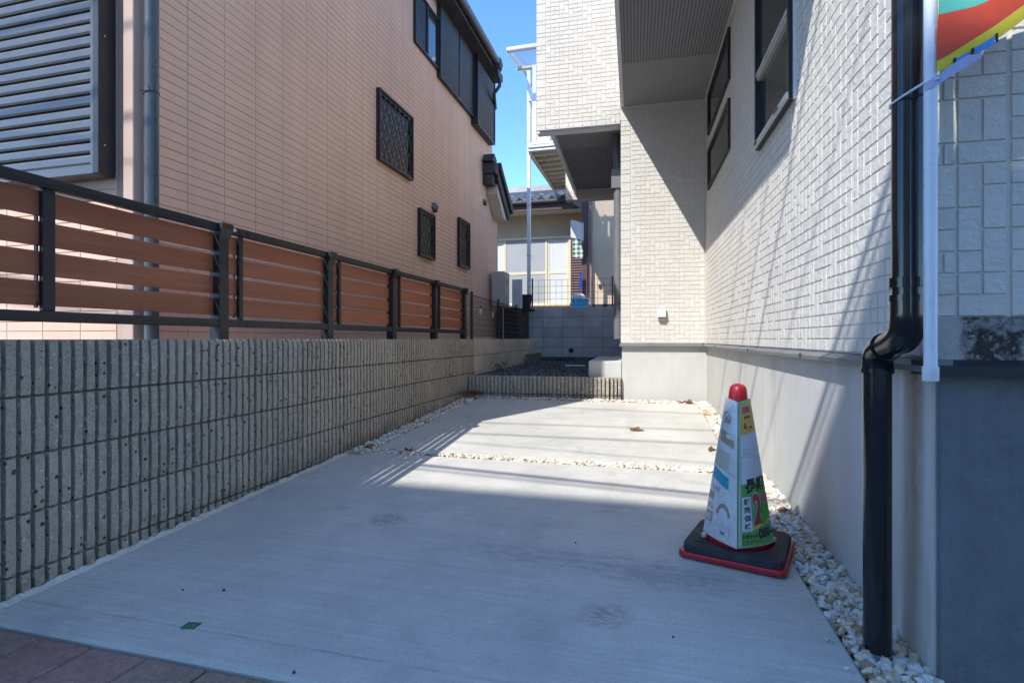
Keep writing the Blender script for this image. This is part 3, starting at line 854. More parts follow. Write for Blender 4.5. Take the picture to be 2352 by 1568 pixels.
lattice(6.111, 6.573, 1.91, 2.505, pitch=.10)
lattice(7.489, 7.947, 1.962, 2.687, pitch=.10)
# sash window
w = pp(ring(MB(), -2.90, -2.865, 6.10, 6.835, 4.56, 5.26, .03), 'sash_window', 'black_alu')
pp(MB().box(-2.892, -2.885, 6.13, 6.47, 4.59, 5.23), 'pane', 'screen', w)
pp(MB().box(-2.889, -2.880, 6.50, 6.805, 4.59, 5.23), 'pane', 'dark_glass', w)
pp(MB().box(-2.895, -2.868, 6.46, 6.50, 4.59, 5.23), 'mid_stile', 'black_alu', w)
# long shutters
def louvre(ya, yb, za, zb, x, label, mids=()):
    w = pp(ring(MB(), -2.90, x, ya, yb, za, zb, .035), 'rain_shutter', 'shutter', label=label)
    mb = MB(); n = int((zb - za - .07) / .026)
    for i in range(n):
        z = za + .035 + i * .026
        mb.prism([(x - .014, z), (x - .010, z + .016), (x - .024, z + .024), (x - .03, z + .024), (x - .03, z)], 1, ya + .035, yb - .035)
    # prism axis 1 takes polygon as (x, z)
    pp(mb, 'slats', 'shutter', w, kind='stuff')
    pp(MB().box(-2.899, x - .031, ya + .035, yb - .035, za + .035, zb - .035), 'backing', 'shutter', w)
    for m in mids: pp(MB().box(x - .029, x - .003, m - .02, m + .02, za + .035, zb - .035), 'stile', 'shutter', w)
louvre(6.84, 8.255, 4.47, 5.58, -2.84, 'double louvred dark shutter under the eave', (7.60,))
louvre(8.26, 9.24, 4.365, 5.50, -2.78, 'protruding louvred shutter box at the far end')
# eave and gutter
pp(MB().prism([(-2.66, 5.50), (-2.66, 5.62), (-7.0, 7.3), (-7.0, 7.2), (-2.9, 5.50)], 1, 2.75, 9.30), 'roof', 'roof_dark')
mb = MB(); mb.tube([(-2.605, 2.75, 5.60), (-2.605, 8.74, 5.60)], .055, 16)
for y in (3.6, 4.5, 5.4, 6.3, 7.2, 8.1): mb.tube([(-2.605, y, 5.60), (-2.605, y + .03, 5.60)], .058, 16)
gt = pp(mb, 'gutter', 'gutter', smooth=True)
mb = MB(); mb.cbox(-2.665, -2.545, 8.74, 8.85, 5.49, 5.67, .01); mb.bar((-2.605, 8.86, 5.50), (-2.605, 8.96, 5.66), .05, .08, (1, 0, 0))
pp(mb, 'gutter_end', 'roof_dark', gt)
pp(MB().tube([(-2.605, 8.80, 5.49), (-2.605, 8.80, 5.42), (-2.60, 8.90, 5.36), (-2.62, 8.96, 5.28), (-2.72, 8.96, 5.16), (-2.80, 9.3, 5.05)], .032, 12), 'gutter_elbow', 'grey_pipe', gt, smooth=True)
# low lean-to roof at the far end
lr = pp(MB().prism([(9.06, 3.98), (9.90, 3.36), (9.90, 3.27), (9.84, 3.25), (9.06, 3.86)], 0, -4.0, -2.62), 'lean_to_roof', 'roof_dark')
pp(MB().prism([(9.02, 3.84), (9.80, 3.25), (9.80, 3.12), (9.70, 3.12), (9.02, 3.66)], 0, -2.70, -2.6605), 'fascia', 'roof_dark', lr)
pp(MB().prism([(9.10, 3.62), (9.76, 3.13), (9.76, 3.10), (9.50, 3.10), (9.10, 3.45)], 0, -2.893, -2.7005), 'soffit', 'cream', lr)
mb = MB(); mb.cbox(-2.893, -2.66, 8.84, 9.055, 3.74, 3.93, .012); mb.cbox(-2.893, -2.72, 8.86, 9.055, 3.56, 3.735, .01); mb.prism([(8.80, 3.95), (8.92, 4.10), (9.06, 4.02), (9.06, 3.94)], 0, -2.893, -2.70)
pp(mb, 'ridge_end', 'roof_dark', lr)
# vent hoods
def hood(y, z, r):
    mb = MB(); prof = [(r * math.cos(a), r * math.sin(a)) for a in [i * math.pi / 16 for i in range(9)]]
    # dome bulging to +x
    vs = []; fs = []; n = 18
    for (rr, hh) in prof:
        for j in range(n):
            a = 2 * math.pi * j / n; vs.append((-2.894 + hh * 1.1, y + rr * math.cos(a), z + rr * math.sin(a)))
    for i in range(len(prof) - 1):
        for j in range(n): fs.append((i * n + j, i * n + (j + 1) % n, (i + 1) * n + (j + 1) % n, (i + 1) * n + j))
    mb.add(vs, fs); h_ = pp(mb, 'vent_hood', 'hood', smooth=True)
    pp(MB().box(-2.893, -2.85, y - r * .55, y + r * .55, z - r * 1.08, z - r * .82), 'vent_grille', 'clod', h_)
hood(6.72, 2.66, .062); hood(8.93, 3.27, .052)

# ------------------------------------------------------------------ slat fence
XF = -2.19
FE = thing('slat_fence', 'black aluminium fence with brown wood look planks on top of the ribbed block wall', 'fence', (XF, 1.315, .875))
FO = (XF, 1.315, .875)
posts = [1.262, 2.296, 3.242, 4.177, 5.085, 5.959]
def ff(mb, name, mat, parent=FE, **kw): return mb.build(name, M[mat], parent, off=FO, **kw)
for y in posts:
    p = ff(MB().cbox(XF - .03, XF + .034, y - .032, y + .032, .875, 1.472, .003), 'post', 'black_alu')
    ff(MB().prism([(XF + .0345, 1.40), (XF + .058, 1.450), (XF + .058, 1.475), (XF - .032, 1.475), (XF - .032, 1.4725), (XF + .0345, 1.4725)], 1, y - .036, y + .036), 'post_cap', 'black_alu', p)
pl_cache = {}
for i, y in enumerate(posts):
    a = y + .033; b = (posts[i + 1] - .033) if i < 5 else None
    if b is None: break
    for (z0, z1, nm) in ((1.434, 1.474, 'top_rail'), (.942, .982, 'bottom_rail')):
        mb = MB(); mb.cbox(XF - .006, XF + .030, a, b, z0, z1, .003); mb.box(XF + .030, XF + .0325, a, b, z0 + .012, z0 + .0145)
        ff(mb, nm, 'black_alu')
    for (z0, z1) in ((1.003, 1.094), (1.113, 1.204), (1.223, 1.314), (1.333, 1.427)):
        ff(MB().cbox(XF - .0125, XF - .0070, a - .02, b + .02, z0, z1, .0015), 'plank', 'plank')
    m = 1.479 if i == 0 else y + .14
    mb = MB(); mb.cbox(XF - .006, XF + .014, m - .022 if i == 0 else m - .014, m + .022 if i == 0 else m + .014, .983, 1.433, .002)
    for z in (1.105, 1.214, 1.323, 1.006): mb.box(XF - .020, XF - .0062, m - .030, m - .0235, z - .012, z + .012)
    ff(mb, 'mullion', 'black_alu')
    if i in (1, 3):
        for dy in (-.03, .03):
            for z in (1.454, .960): ff(MB().tube([(XF + .030, m + dy, z), (XF + .0345, m + dy, z)], .0065, 8), 'screw', 'clod')
        ff(MB().box(XF + .0305, XF + .0318, m - .090, m - .058, 1.446, 1.466), 'maker_label', 'lightgrey')
# ------------------------------------------------------------------ mesh fences
def mesh_fence(root, off, p0, p1, z0, z1, posts_t, pitch, hp, out, r=.0027):
    p0 = Vector(p0); p1 = Vector(p1); d = (p1 - p0); L = d.length; t = d.normalized(); o = Vector(out)
    for s_ in posts_t:
        q = p0 + t * s_; MB().tube([(q.x, q.y, z0 - .02), (q.x, q.y, z1 + .015)], .017, 10).build('post', M['black_alu'], root, off=off, smooth=True)
    mb = MB(); n = int(L / pitch)
    prof = [(z0 + .03, 0), (z0 + .07, .016), (z0 + .10, 0), (z1 - .10, 0), (z1 - .06, .018), (z1 - .03, 0)]
    for i in range(n + 1):
        q = p0 + t * (i * pitch)
        mb.tube([(q.x + o[0] * (.02 + e), q.y + o[1] * (.02 + e), z) for z, e in prof], r, 4)
    m = int((z1 - z0) / hp)
    for j in range(m + 1):
        z = z0 + .03 + (z1 - z0 - .06) * j / m
        a = p0 + o * .02; b = p1 + o * .02
        mb.tube([(a.x, a.y, z), (b.x, b.y, z)], r, 4)
    mb.build('wire_mesh', M['black_alu'], root, off=off)
o_ = (-2.19, 6.0, .875)
MF = thing('mesh_fence', 'black welded mesh fence on the wall beyond the wooden slats, with a padlock', 'fence', o_)
mesh_fence(MF, o_, (-2.19, 6.02, 0), (-2.34, 9.2, 0), .89, 1.455, (.28, 1.66, 2.98), .05, .075, Vector((1, 0, 0)))
o_ = (-2.45, 10.76, 1.51)
MF2 = thing('mesh_fence', 'black mesh fence standing on the grey retaining wall in front of the beige house', 'fence', o_)
mesh_fence(MF2, o_, (-2.55, 10.78, 0), (-.40, 10.78, 0), 1.53, 2.11, (.10, 1.73), .12, .13, Vector((0, -1, 0)), .003)
# padlock and tags
lk = thing('padlock', 'silver padlock hanging on the black mesh fence', 'padlock', (-2.165, 6.53, 1.20))
MB().cbox(-.012, .012, -.028, .028, 0, .065, .004).build('body', M['silver'], lk)
MB().tube([(0, -.02, .06), (0, -.02, .085), (0, -.012, .10), (0, 0, .106), (0, .012, .10), (0, .02, .085), (0, .02, .06)], .004, 8).build('shackle', M['black_alu'], lk, smooth=True)
tag(MB().bar((-2.16, 7.05, 1.175), (-2.16, 7.07, 1.245), .045, .004, (1, 0, 0)).build('tag', M['lightgrey']), 'small pale tag tied to the mesh fence left of the heater', 'tag')
# dark wall of neighbour behind the mesh
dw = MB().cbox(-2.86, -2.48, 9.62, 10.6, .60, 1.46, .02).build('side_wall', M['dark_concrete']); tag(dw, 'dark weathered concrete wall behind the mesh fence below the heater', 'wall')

# ------------------------------------------------------------------ heater and clutter
HO = (-2.72, 9.4, 1.46)
HT = thing('water_heater', 'beige grey gas water heater box hung at the far corner of the pink house', 'water heater', HO)
MB().cbox(-2.845, -2.61, 9.20, 9.58, 1.46, 2.09, .012).build('case', M['heater'], HT, off=HO)
MB().cbox(-2.609, -2.598, 9.26, 9.52, 1.55, 2.02, .004).build('front_cover', M['heater'], HT, off=HO)
mb = MB(); mb.box(-2.597, -2.594, 9.30, 9.48, 1.88, 1.95); mb.box(-2.597, -2.594, 9.30, 9.36, 1.60, 1.70); mb.build('vent', M['ink_grey'], HT, off=HO)
mb = MB(); mb.tube([(-2.75, 9.35, 1.46), (-2.75, 9.35, .9)], .014, 8); mb.tube([(-2.68, 9.4, 1.46), (-2.68, 9.4, .9)], .012, 8); mb.build('pipe', M['lightgrey'], HT, off=HO)
tag(MB().prism([(-2.66 + .02 * i, 9.95 + (.012 if i % 2 else 0)) for i in range(10)] + [(-2.46 - .02 * i, 9.965 + (.012 if i % 2 else 0)) for i in range(10)], 2, 1.47, 2.02).build('corrugated_sheet', M['lightgrey']), 'pale corrugated plastic panel leaning beside the water heater', 'panel')
bo = bpy.data.objects[-1] if False else None
bk = thing('bucket', 'small black bucket behind the mesh fence left of the tall pole', 'bucket', (-2.44, 10.2, 1.47))
MB().lathe([(.0, .0), (.085, 0), (.115, .25), (.125, .25), (.125, .27), (.105, .27), (.08, .02), (0, .02)]).build('body', M['rubber'], bk, smooth=True)
MB().tube([(.115 * math.cos(a), 0.0, .26 - .10 * math.sin(a)) for a in [math.pi * i / 10 for i in range(11)]], .004, 6).build('handle', M['silver'], bk)
mb = MB()
MB().cbox(-.14, .14, -.14, .14, -.05, 0, .01).build('stand', M['dark_concrete'], bk)

# ------------------------------------------------------------------ beige house behind
BO = (-3, 14, 1.42)
BH = thing('beige_house', 'old beige rendered house with grey tiled roof beyond the back wall', 'house', BO)
def bb(mb, name, mat, parent=BH, **kw): return mb.build(name, M[mat], parent, off=BO, **kw)
bb(MB().box(-8, -1.56, 14.0, 19, 1.42, 4.30), 'wall', 'beige')
bb(MB().box(-1.58, 3.0, 13.10, 13.9, 1.42, 6.2), 'wall', 'beige_light', label='lighter beige projecting wall')
bb(MB().box(-1.585, 3.0, 13.085, 13.0995, 1.42, 1.72), 'plinth', 'dark_concrete')
bb(MB().box(-8, -1.6, 13.45, 14.0, 4.17, 4.23), 'eave_soffit', 'cream')
bb(MB().box(-8, -1.6, 13.38, 13.45, 4.15, 4.36), 'fascia', 'brown_metal')
bb(MB().tube([(-8, 13.33, 4.36), (-1.66, 13.33, 4.36)], .06, 12), 'gutter', 'roof_dark', smooth=True)
rs = math.atan2(.45, 1)
bb(MB().prism([(13.40, 4.36), (13.40, 4.40), (16.5, 5.55), (19.5, 4.3), (19.5, 4.26)], 0, -8, -1.62), 'roof', 'roof_dark')
rf = BH.children[-1]
vs = []; fs = []; nn = 9
for q in range(2):
    for e in range(2):
        for i in range(nn):
            t = i / (nn - 1); zz = .030 * math.cos(t * 2 * math.pi) + (.03 if q == 0 else 0) * 0
            vs.append((t * .29, q * .30, zz + (.022 if q == 0 else 0) + (0 if e == 0 else -.016)))
for i in range(nn - 1):
    fs.append((i, i + 1, 2 * nn + i + 1, 2 * nn + i)); fs.append((nn + i, nn + i + 1, i + 1, i)[::-1])
    fs.append((nn + i, 3 * nn + i, 3 * nn + i + 1, nn + i + 1))
rt = MB().add(vs, fs).mesh('roof_tile', M['kawara'], True)
sl_ = math.atan2(5.55 - 4.40, 16.5 - 13.40)
for j in range(5):
    for i in range(12):
        o = inst('roof_tile', rt, rf, (-5.05 + i * .28 - BO[0], 13.36 + j * .27 * math.cos(sl_) - BO[1], 4.425 + j * .27 * math.sin(sl_) - BO[2] + .012))
        o.rotation_euler = (sl_ , 0, 0)
cap = MB().lathe([(0, 0), (.045, .004), (.055, .02), (.05, .04)], n=12)
capm = cap.mesh('roof_tile_cap', M['kawara'], True)
for i in range(13):
    o = inst('roof_tile_cap', capm, rf, (-5.05 + i * .28 - BO[0], 13.375 - BO[1], 4.45 - BO[2])); o.rotation_euler = (rad(90), 0, 0)
# ridge of the roof
mb = MB(); mb.prism([(16.36, 5.48), (16.40, 5.68), (16.6, 5.68), (16.64, 5.48)], 0, -8, -1.7); bb(mb, 'ridge', 'kawara', rf)
# windows
wf = MB(); za, zb = 1.80, 3.56
wf.box(-4.9, -2.16, 13.93, 14.0, za - .05, za + .02); wf.box(-4.9, -2.14, 13.92, 14.0, zb - .035, zb + .02); wf.box(-2.20, -2.14, 13.935, 14.0, za + .02, zb - .035)
W2 = bb(wf, 'window', 'cream_frame')
for (a, b, m, dpt) in ((-5.3, -3.96, 'curtain', 13.985), (-3.95, -2.77, 'screen_grey', 13.965), (-2.765, -2.21, 'curtain', 13.985)):
    for (c, d) in ((1.83, 2.60), (2.665, 3.52)):
        bb(MB().box(a + .045, b - .045, dpt, dpt + .006, c, d), 'pane', m, W2)
    mb = MB(); ring(mb, 0, 0, 0, 0, 0, 0, 0) if False else None
    mb.box(a, a + .045, dpt - .012, dpt + .012, 1.82, 3.525); mb.box(b - .045, b, dpt - .012, dpt + .012, 1.82, 3.525); mb.box(a + .045, b - .045, dpt - .010, dpt + .010, 2.60, 2.665)
    mb.box(a + .045, b - .045, dpt - .010, dpt + .010, 1.82, 1.83)
    bb(mb, 'sash', 'cream_frame', W2)
# brown louvred shutter box
lb = bb(MB().box(-2.13, -1.60, 13.88, 13.999, 1.74, 3.58), 'shutter_box', 'brown_metal')
bs = MB().prism([(0, 0), (-.022, .012), (-.022, .036), (0, .044)], 0, 0, .50).mesh('slat', M['brown_light'])
for i in range(26): inst('slat', bs, lb, (-2.115 - BO[0], 13.879 - BO[1], 1.77 + i * .068 - BO[2]))
bb(MB().cbox(-2.16, -1.60, 13.86, 13.999, 3.585, 3.65, .01), 'cap', 'brown_metal', lb)
bb(MB().cbox(-1.73, -1.585, 13.02, 13.20, 1.94, 4.27, .01), 'corner_post', 'brown_metal')
bb(MB().prism([(-1.98, 4.27), (-1.58, 4.27), (-1.58, 4.20), (-1.74, 4.06), (-1.95, 4.22)], 1, 13.06, 13.21), 'eave_bracket', 'brown_light')
bb(MB().tube([(-1.50, 13.03, 1.5), (-1.50, 13.03, 4.3)], .035, 12), 'downspout', 'brown_light', smooth=True)
bb(MB().cbox(-1.33, -1.26, 13.05, 13.099, 2.12, 2.2, .006), 'tap_box', 'brown_metal')
# laundry and clutter
tw_ = MB(); vs = []; fs = []; nx = 9; nz_ = 6
def cloth(x0, x1, y, z0, z1, amp, slant=0, nx=10, nz=6):
    vs = []; fs = []
    for j in range(nz + 1):
        for i in range(nx + 1):
            u = i / nx; v = j / nz
            vs.append((x0 + (x1 - x0) * u, y + amp * math.sin(u * 9 + v * 1.5), z0 + (z1 - z0) * v - slant * u))
    for j in range(nz):
        for i in range(nx): a = j * (nx + 1) + i; fs.append((a, a + 1, a + nx + 2, a + nx + 1))
    n = len(vs); vs += [(x, yy + .006, z) for x, yy, z in vs]
    fs += [tuple(n + q for q in f[::-1]) for f in fs]
    return MB().add(vs, fs)
tag(cloth(-1.93, -1.68, 12.9, 2.86, 3.42, .012, .05).build('towel', M['gingham'], recalc=False, smooth=True), 'green gingham towel hung beside the brown post of the beige house', 'towel')
tag(cloth(-1.98, -1.66, 12.88, 3.34, 3.76, .012, .10).build('mat', M['bubble'], recalc=False, smooth=True), 'silvery bubble mat pegged above the green gingham towel', 'mat')
tag(cloth(-1.78, -1.70, 12.9, 2.05, 2.45, .015).build('cloth', M['blue_cloth'], recalc=False, smooth=True), 'small dark blue cloth hanging above the blue box', 'cloth')
ho = thing('peg', 'red clothes peg on top of the silvery mat', 'peg', (-1.76, 12.88, 3.70))
MB().bar((0, 0, 0), (.01, 0, .14), .03, .03, (0, 1, 0)).build('clip', M['red'], ho)
bx = thing('storage_box', 'light blue plastic box on the ground before the beige house', 'box', (-1.72, 12.75, 1.42))
mb = MB(); mb.prism([(-.16, 0), (.16, 0), (.20, .36), (-.20, .36)], 1, -.13, .13); mb.build('body', M['blue_plastic'], bx)
MB().cbox(-.215, .215, -.145, .145, .3605, .39, .006).build('rim', M['blue_plastic'], bx)
mb = MB(); mb.cbox(-.20, .10, -.1, .1, .392, .52, .03); mb.build('bag', M['lightgrey']).location = (-1.72, 12.75, 1.42); tag(bpy.data.objects['bag'], 'crumpled white bag lying on the light blue box', 'bag')

# ------------------------------------------------------------------ balcony
CO = (-2.57, 10.9, 1.5)
BA = thing('balcony', 'white metal balcony with a curved canopy and a tall pole beyond the white house', 'balcony', CO)
def cc(mb, name, mat, parent=BA, **kw): return mb.build(name, M[mat], parent, off=CO, **kw)
cc(MB().cbox(-2.585, -2.515, 10.87, 10.94, 1.40, 6.55, .005), 'pole', 'white_paint')
mb = MB()
for z in (5.86, 5.48, 4.98, 3.65, 2.6): mb.box(-2.592, -2.508, 10.863, 10.947, z, z + .03)
cc(mb, 'pole_band', 'silver')
for z0, z1 in ((4.755, 4.80), (4.82, 4.865), (4.885, 4.935)): cc(MB().cbox(-2.55, -1.93, 10.80 - (.02 if z0 > 4.8 and z0 < 4.85 else 0), 10.86, z0, z1, .008), 'deck_beam', 'white_paint')
cc(MB().box(-2.54, -1.93, 10.87, 13.9, 4.83, 4.85), 'deck', 'cream_deck')
cc(MB().cbox(-2.55, -2.50, 10.861, 13.9, 4.70, 4.93, .006), 'side_beam', 'cream_deck')
jm = MB().cbox(0, .56, 0, .075, 0, .09, .006).mesh('joist', M['cream_deck'])
for i in range(9): inst('joist', jm, BA, (-2.49 - CO[0], 11.02 + i * .325 - CO[1], 4.735 - CO[2]))
mb = MB()
for i in range(9):
    for q in range(4):
        mb.box(-2.46 + q * .155, -2.43 + q * .155, 11.10 + i * .325, 11.33 + i * .325, 4.79, 4.828)
cc(mb, 'deck_rib', 'cream_deck', kind='stuff')
cc(MB().cbox(-2.55, -1.93, 10.82, 10.87, 5.81, 5.87, .006), 'handrail', 'white_paint')
cc(MB().cbox(-2.55, -2.50, 10.871, 13.9, 5.81, 5.87, .006), 'handrail', 'white_paint')
for x in (-2.42,): cc(MB().cbox(x - .04, x + .04, 10.83, 10.90, 4.94, 6.55, .005), 'canopy_post', 'white_paint')
bm_ = MB().box(-.012, .012, -.01, .01, 0, .88).mesh('baluster', M['white_paint'])
for i in range(4): inst('baluster', bm_, BA, (-2.30 + i * .095 - CO[0], 10.845 - CO[1], 4.935 - CO[2]))
for i in range(22): inst('baluster', bm_, BA, (-2.525 - CO[0], 11.0 + i * .12 - CO[1], 4.93 - CO[2]))
mb = MB(); mb.tube([(-2.84, 10.25, 6.60), (-.3, 10.25, 6.60)], .055, 14); cc(mb, 'canopy_front_beam', 'white_paint', smooth=True)
for x in (-2.83, -2.0, -1.2):
    mb = MB(); pr = [(10.22, 6.64), (10.3, 6.70), (11.6, 6.98), (13.9, 7.10), (13.9, 6.98), (11.6, 6.86), (10.4, 6.60), (10.26, 6.54)]
    mb.prism([(y, z - .02) for y, z in pr], 0, x - .02, x + .03); cc(mb, 'canopy_rafter', 'white_paint')
mb = MB(); pr = [(10.30, 6.67), (11.6, 6.95), (13.9, 7.06)]
mb.prism([(y, z - .03) for y, z in pr] + [(y, z - .036) for y, z in pr[::-1]], 0, -2.79, -.3); cc(mb, 'canopy_sheet', 'poly')
cc(MB().cbox(-2.8, -.3, 10.84, 10.90, 6.50, 6.56, .006), 'canopy_beam', 'cream_deck')

# ------------------------------------------------------------------ step, stick, weeds, leaves
tag(MB().cbox(0, .36, 0, 1.75, -.05, .173, .006).build('concrete_step', M['found']), 'grey concrete step block on the dark gravel against the white house', 'step')
st = bpy.data.objects['concrete_step']; st.location = (-.718, 5.985, .46); st.rotation_euler = (0, 0, R_)
tag(MB().cbox(-.15, .15, -.02, .02, 0, .02, .004).build('plastic_strip', M['white_paint']), 'short white plastic strip lying on the dark gravel', 'plastic strip')
q = bpy.data.objects['plastic_strip']; q.location = (-1.18, 8.13, .463); q.rotation_euler = (0, 0, .26)
def weed(loc, n, h, label, seed):
    rnd = random.Random(seed)
    r = thing('weed', label, 'weed', loc)
    st_ = MB(); lv = MB()
    for i in range(n):
        a = rnd.uniform(0, 6.28); hh = h * rnd.uniform(.6, 1); sp = rnd.uniform(.15, .5) * h
        p = [Vector((math.cos(a) * sp * t * t, math.sin(a) * sp * t * t, hh * (t - .25 * t * t))) for t in (0, .35, .7, 1)]
        st_.tube(p, .003, 5)
        for t in (1, 2, 3):
            for k_ in range(2):
                b_ = a + rnd.uniform(-1.5, 1.5); d = Vector((math.cos(b_), math.sin(b_), rnd.uniform(-.5, .3))).normalized(); s_ = d.cross(Vector((0, 0, 1))).normalized()
                l = h * rnd.uniform(.25, .45); w_ = l * .14; q0 = p[t]
                lv.add([tuple(q0), tuple(q0 + d * l * .5 + s_ * w_ + Vector((0, 0, .01))), tuple(q0 + d * l - Vector((0, 0, l * .3))), tuple(q0 + d * l * .5 - s_ * w_ + Vector((0, 0, .01)))], [(0, 1, 2, 3)])
    st_.build('stem', M['weed'], r); lv.build('leaves', M['weed'], r, recalc=False)
weed((-1.90, 6.55, .45), 6, .20, 'larger green weed growing in the dark gravel against the plain block wall', 3)
weed((-1.98, 8.3, .45), 4, .14, 'small green weed near the back corner of the gravel bed', 4)
weed((-1.80, 7.2, .45), 4, .07, 'low straggling weed between the two taller weeds', 6)
def leaf(name, loc, r, rz, seed, label, group='dry leaves on the driveway', mat='leaf', cat='leaf'):
    r *= .78
    rnd = random.Random(seed); vs = []; fs = []; n = 12; rings = 3
    vs.append((0, 0, .006))
    for k_ in range(1, rings + 1):
        for j in range(n):
            a = 2 * math.pi * j / n; rr = r * k_ / rings * (1 + (.30 * math.sin(2 * a + seed) + .22 * math.sin(5 * a + 2 * seed)) * k_ / rings) * rnd.uniform(.78, 1.15)
            vs.append((rr * 1.25 * math.cos(a), rr * .72 * math.sin(a), .003 + .75 * r * (k_ / rings) ** 2 * abs(math.sin(a * 1 + .4)) ** 1.5 * rnd.uniform(.4, 1.4)))
    for j in range(n): fs.append((0, 1 + j, 1 + (j + 1) % n))
    for k_ in range(rings - 1):
        for j in range(n):
            a = 1 + k_ * n; fs.append((a + j, a + n + j, a + n + (j + 1) % n, a + (j + 1) % n))
    o = MB().add(vs, fs).build(name, M[mat], recalc=False); o.location = loc; o.rotation_euler = (rnd.uniform(-.1, .1), rnd.uniform(-.1, .1), rz)
    return tag(o, label, cat, group)
leaf('dry_leaf', (-.15, 4.385, gz(4.385) + .002), .048, .3, 1, 'curled brown leaf alone in the sunlit middle of the rear slab')
leaf('dry_leaf', (.375, 3.90, gz(3.9) + .002), .034, 1.1, 2, 'small brown leaf on the rear slab just left of the cone top')
leaf('dry_leaf', (.32, 5.72, gz(5.7) + .008), .05, .2, 3, 'brown leaf on the gravel in the corner by the foundation')
leaf('dry_leaf', (.24, 5.75, gz(5.7) + .004), .045, 2.2, 8, 'brown leaf on the gravel left of the foundation corner leaf')
leaf('dry_leaf', (.585, 2.76, gz(2.76) + .01), .034, .6, 4, 'dark brown leaf on the gravel strip right of the cone')
leaf('dry_leaf', (-1.97, 3.43, gz(3.43) + .01), .05, .9, 5, 'brown leaf at the left end of the gravel joint')
leaf('dry_leaf', (-1.66, 3.43, gz(3.43) + .01), .035, .1, 6, 'dark leaf in the gravel joint a little right of its left end')
rnd2 = random.Random(21)
for i in range(22):
    x = -1.99 + rnd2.gauss(0, .055); y = 5.66 + rnd2.gauss(0, .06)
    x = max(-2.05, x); y = min(y, 5.77)
    leaf('dry_leaf', (x, y, gz(y) + .0 + rnd2.uniform(0, .07)), rnd2.uniform(.025, .05), rnd2.uniform(0, 6), 40 + i, 'brown leaf in the heap where the ribbed wall meets the low wall', 'dry leaves heaped in the corner')
gt_ = thing('tape_scrap', 'green paint scrap square stuck on the front slab near the pavers', 'tape', (-1.369, 1.325, gz(1.325) + .0015), .25)
mb = MB(); ring3 = [(-.024, -.016), (.020, -.018), (.026, .016), (-.018, .019)]
inn = [(-.012, -.008), (.010, -.009), (.013, .008), (-.009, .009)]
vs = [(x, y, .0) for x, y in ring3] + [(x, y, .0) for x, y in inn] + [(x, y, .0012) for x, y in ring3] + [(x, y, .0012) for x, y in inn]
fs = [];
for i in range(4):
    j = (i + 1) % 4; fs += [(8 + i, 8 + j, 12 + j, 12 + i), (i, j, 8 + j, 8 + i)]
mb.add(vs, fs); mb.build('border', M['green_tape'], gt_)
MB().box(-.006, .006, -.004, .004, 0, .0012).build('dot', M['green_tape'], gt_)
for i, (x, y, r, lb_) in enumerate(((-1.578, 1.495, .0042, 'left tiny dark crumb on the front slab above the green scrap'), (-1.437, 1.527, .0055, 'right tiny dark crumb on the front slab above the green scrap'), (-.317, 2.2, .0035, 'tiny dark crumb on the slab left of the cone'), (-.92, 1.215, .005, 'tiny dark crumb at the slab edge by the pavers'), (.05, 1.62, .0032, 'tiny dark crumb on the front slab right of the brown stain'))):
    bm = bmesh.new(); bmesh.ops.create_icosphere(bm, subdivisions=1, radius=r)
    for v in bm.verts: v.co *= random.uniform(.7, 1.3)
    me = bpy.data.meshes.new('crumb'); bm.to_mesh(me); bm.free(); me.materials.append(M['clod'])
    tag(inst('crumb', me, None, (x, y, gz(y) + r * .5)), lb_, 'crumb', 'dark crumbs on the slab')

# ------------------------------------------------------------------ black downspout at the front corner
UP = Vector((.593, 1.504)); LO = Vector((.591, 1.685)); r1 = .0352
DP = thing('downspout', 'glossy black drain pipe with a double bend at the front corner of the white house', 'drain pipe', (LO.x, LO.y, 0))
DO = (LO.x, LO.y, 0)
def dd(mb, name, mat, parent=DP, **kw): return mb.build(name, M[mat], parent, off=DO, smooth=True, **kw)
def arc(a, b, c, n=6):
    a, b, c = Vector(a), Vector(b), Vector(c); return [tuple(a * (1 - t) ** 2 + b * 2 * t * (1 - t) + c * t * t) for t in [i / n for i in range(n + 1)]]
dd(MB().tube([(UP.x, UP.y, .965), (UP.x, UP.y, 3.2)], r1 * .96, 28), 'upper_pipe', 'black_plastic')
path = [(UP.x, UP.y, .985), (UP.x, UP.y, .945)] + arc((UP.x, UP.y, .935), (UP.x, UP.y, .888), (UP.x, UP.y + .045, .878))
dd(MB().tube(path, r1 * 1.06, 28), 'elbow', 'black_plastic')
dd(MB().tube([(UP.x, UP.y + .040, .879), (LO.x, LO.y - .036, .853)], r1 * .97, 28), 'bend_pipe', 'black_plastic')
path = arc((LO.x, LO.y - .045, .8545), (LO.x, LO.y - .002, .846), (LO.x, LO.y, .815)) + [(LO.x, LO.y, .790)]
dd(MB().tube(path, r1 * 1.06, 28), 'elbow', 'black_plastic')
dd(MB().tube([(LO.x, LO.y, -.06), (LO.x, LO.y, .80)], r1 * .96, 28), 'lower_pipe', 'black_plastic')
dd(MB().lathe([(.0375, -.03), (.0445, -.03), (.0445, .016), (.036, .026)], LO.x, LO.y), 'base_collar', 'grey_pipe')
mb = MB(); mb.tube([(UP.x, UP.y, 1.004), (UP.x, UP.y, 1.028)], r1 * 1.13, 28); mb.box(UP.x + .036, UP.x + .052, UP.y - .006, UP.y + .006, 1.008, 1.024); mb.box(UP.x - .008, UP.x + .008, UP.y + .034, UP.y + .085, 1.006, 1.024)
dd(mb, 'bracket', 'black_plastic')
mb = MB(); mb.tube([(UP.x, UP.y, .972), (UP.x, UP.y, .986)], r1 * 1.12, 28); dd(mb, 'collar_ring', 'black_plastic')
dd(MB().tube([(LO.x, LO.y, .786), (LO.x, LO.y, .800)], r1 * 1.12, 28), 'collar_ring', 'black_plastic')
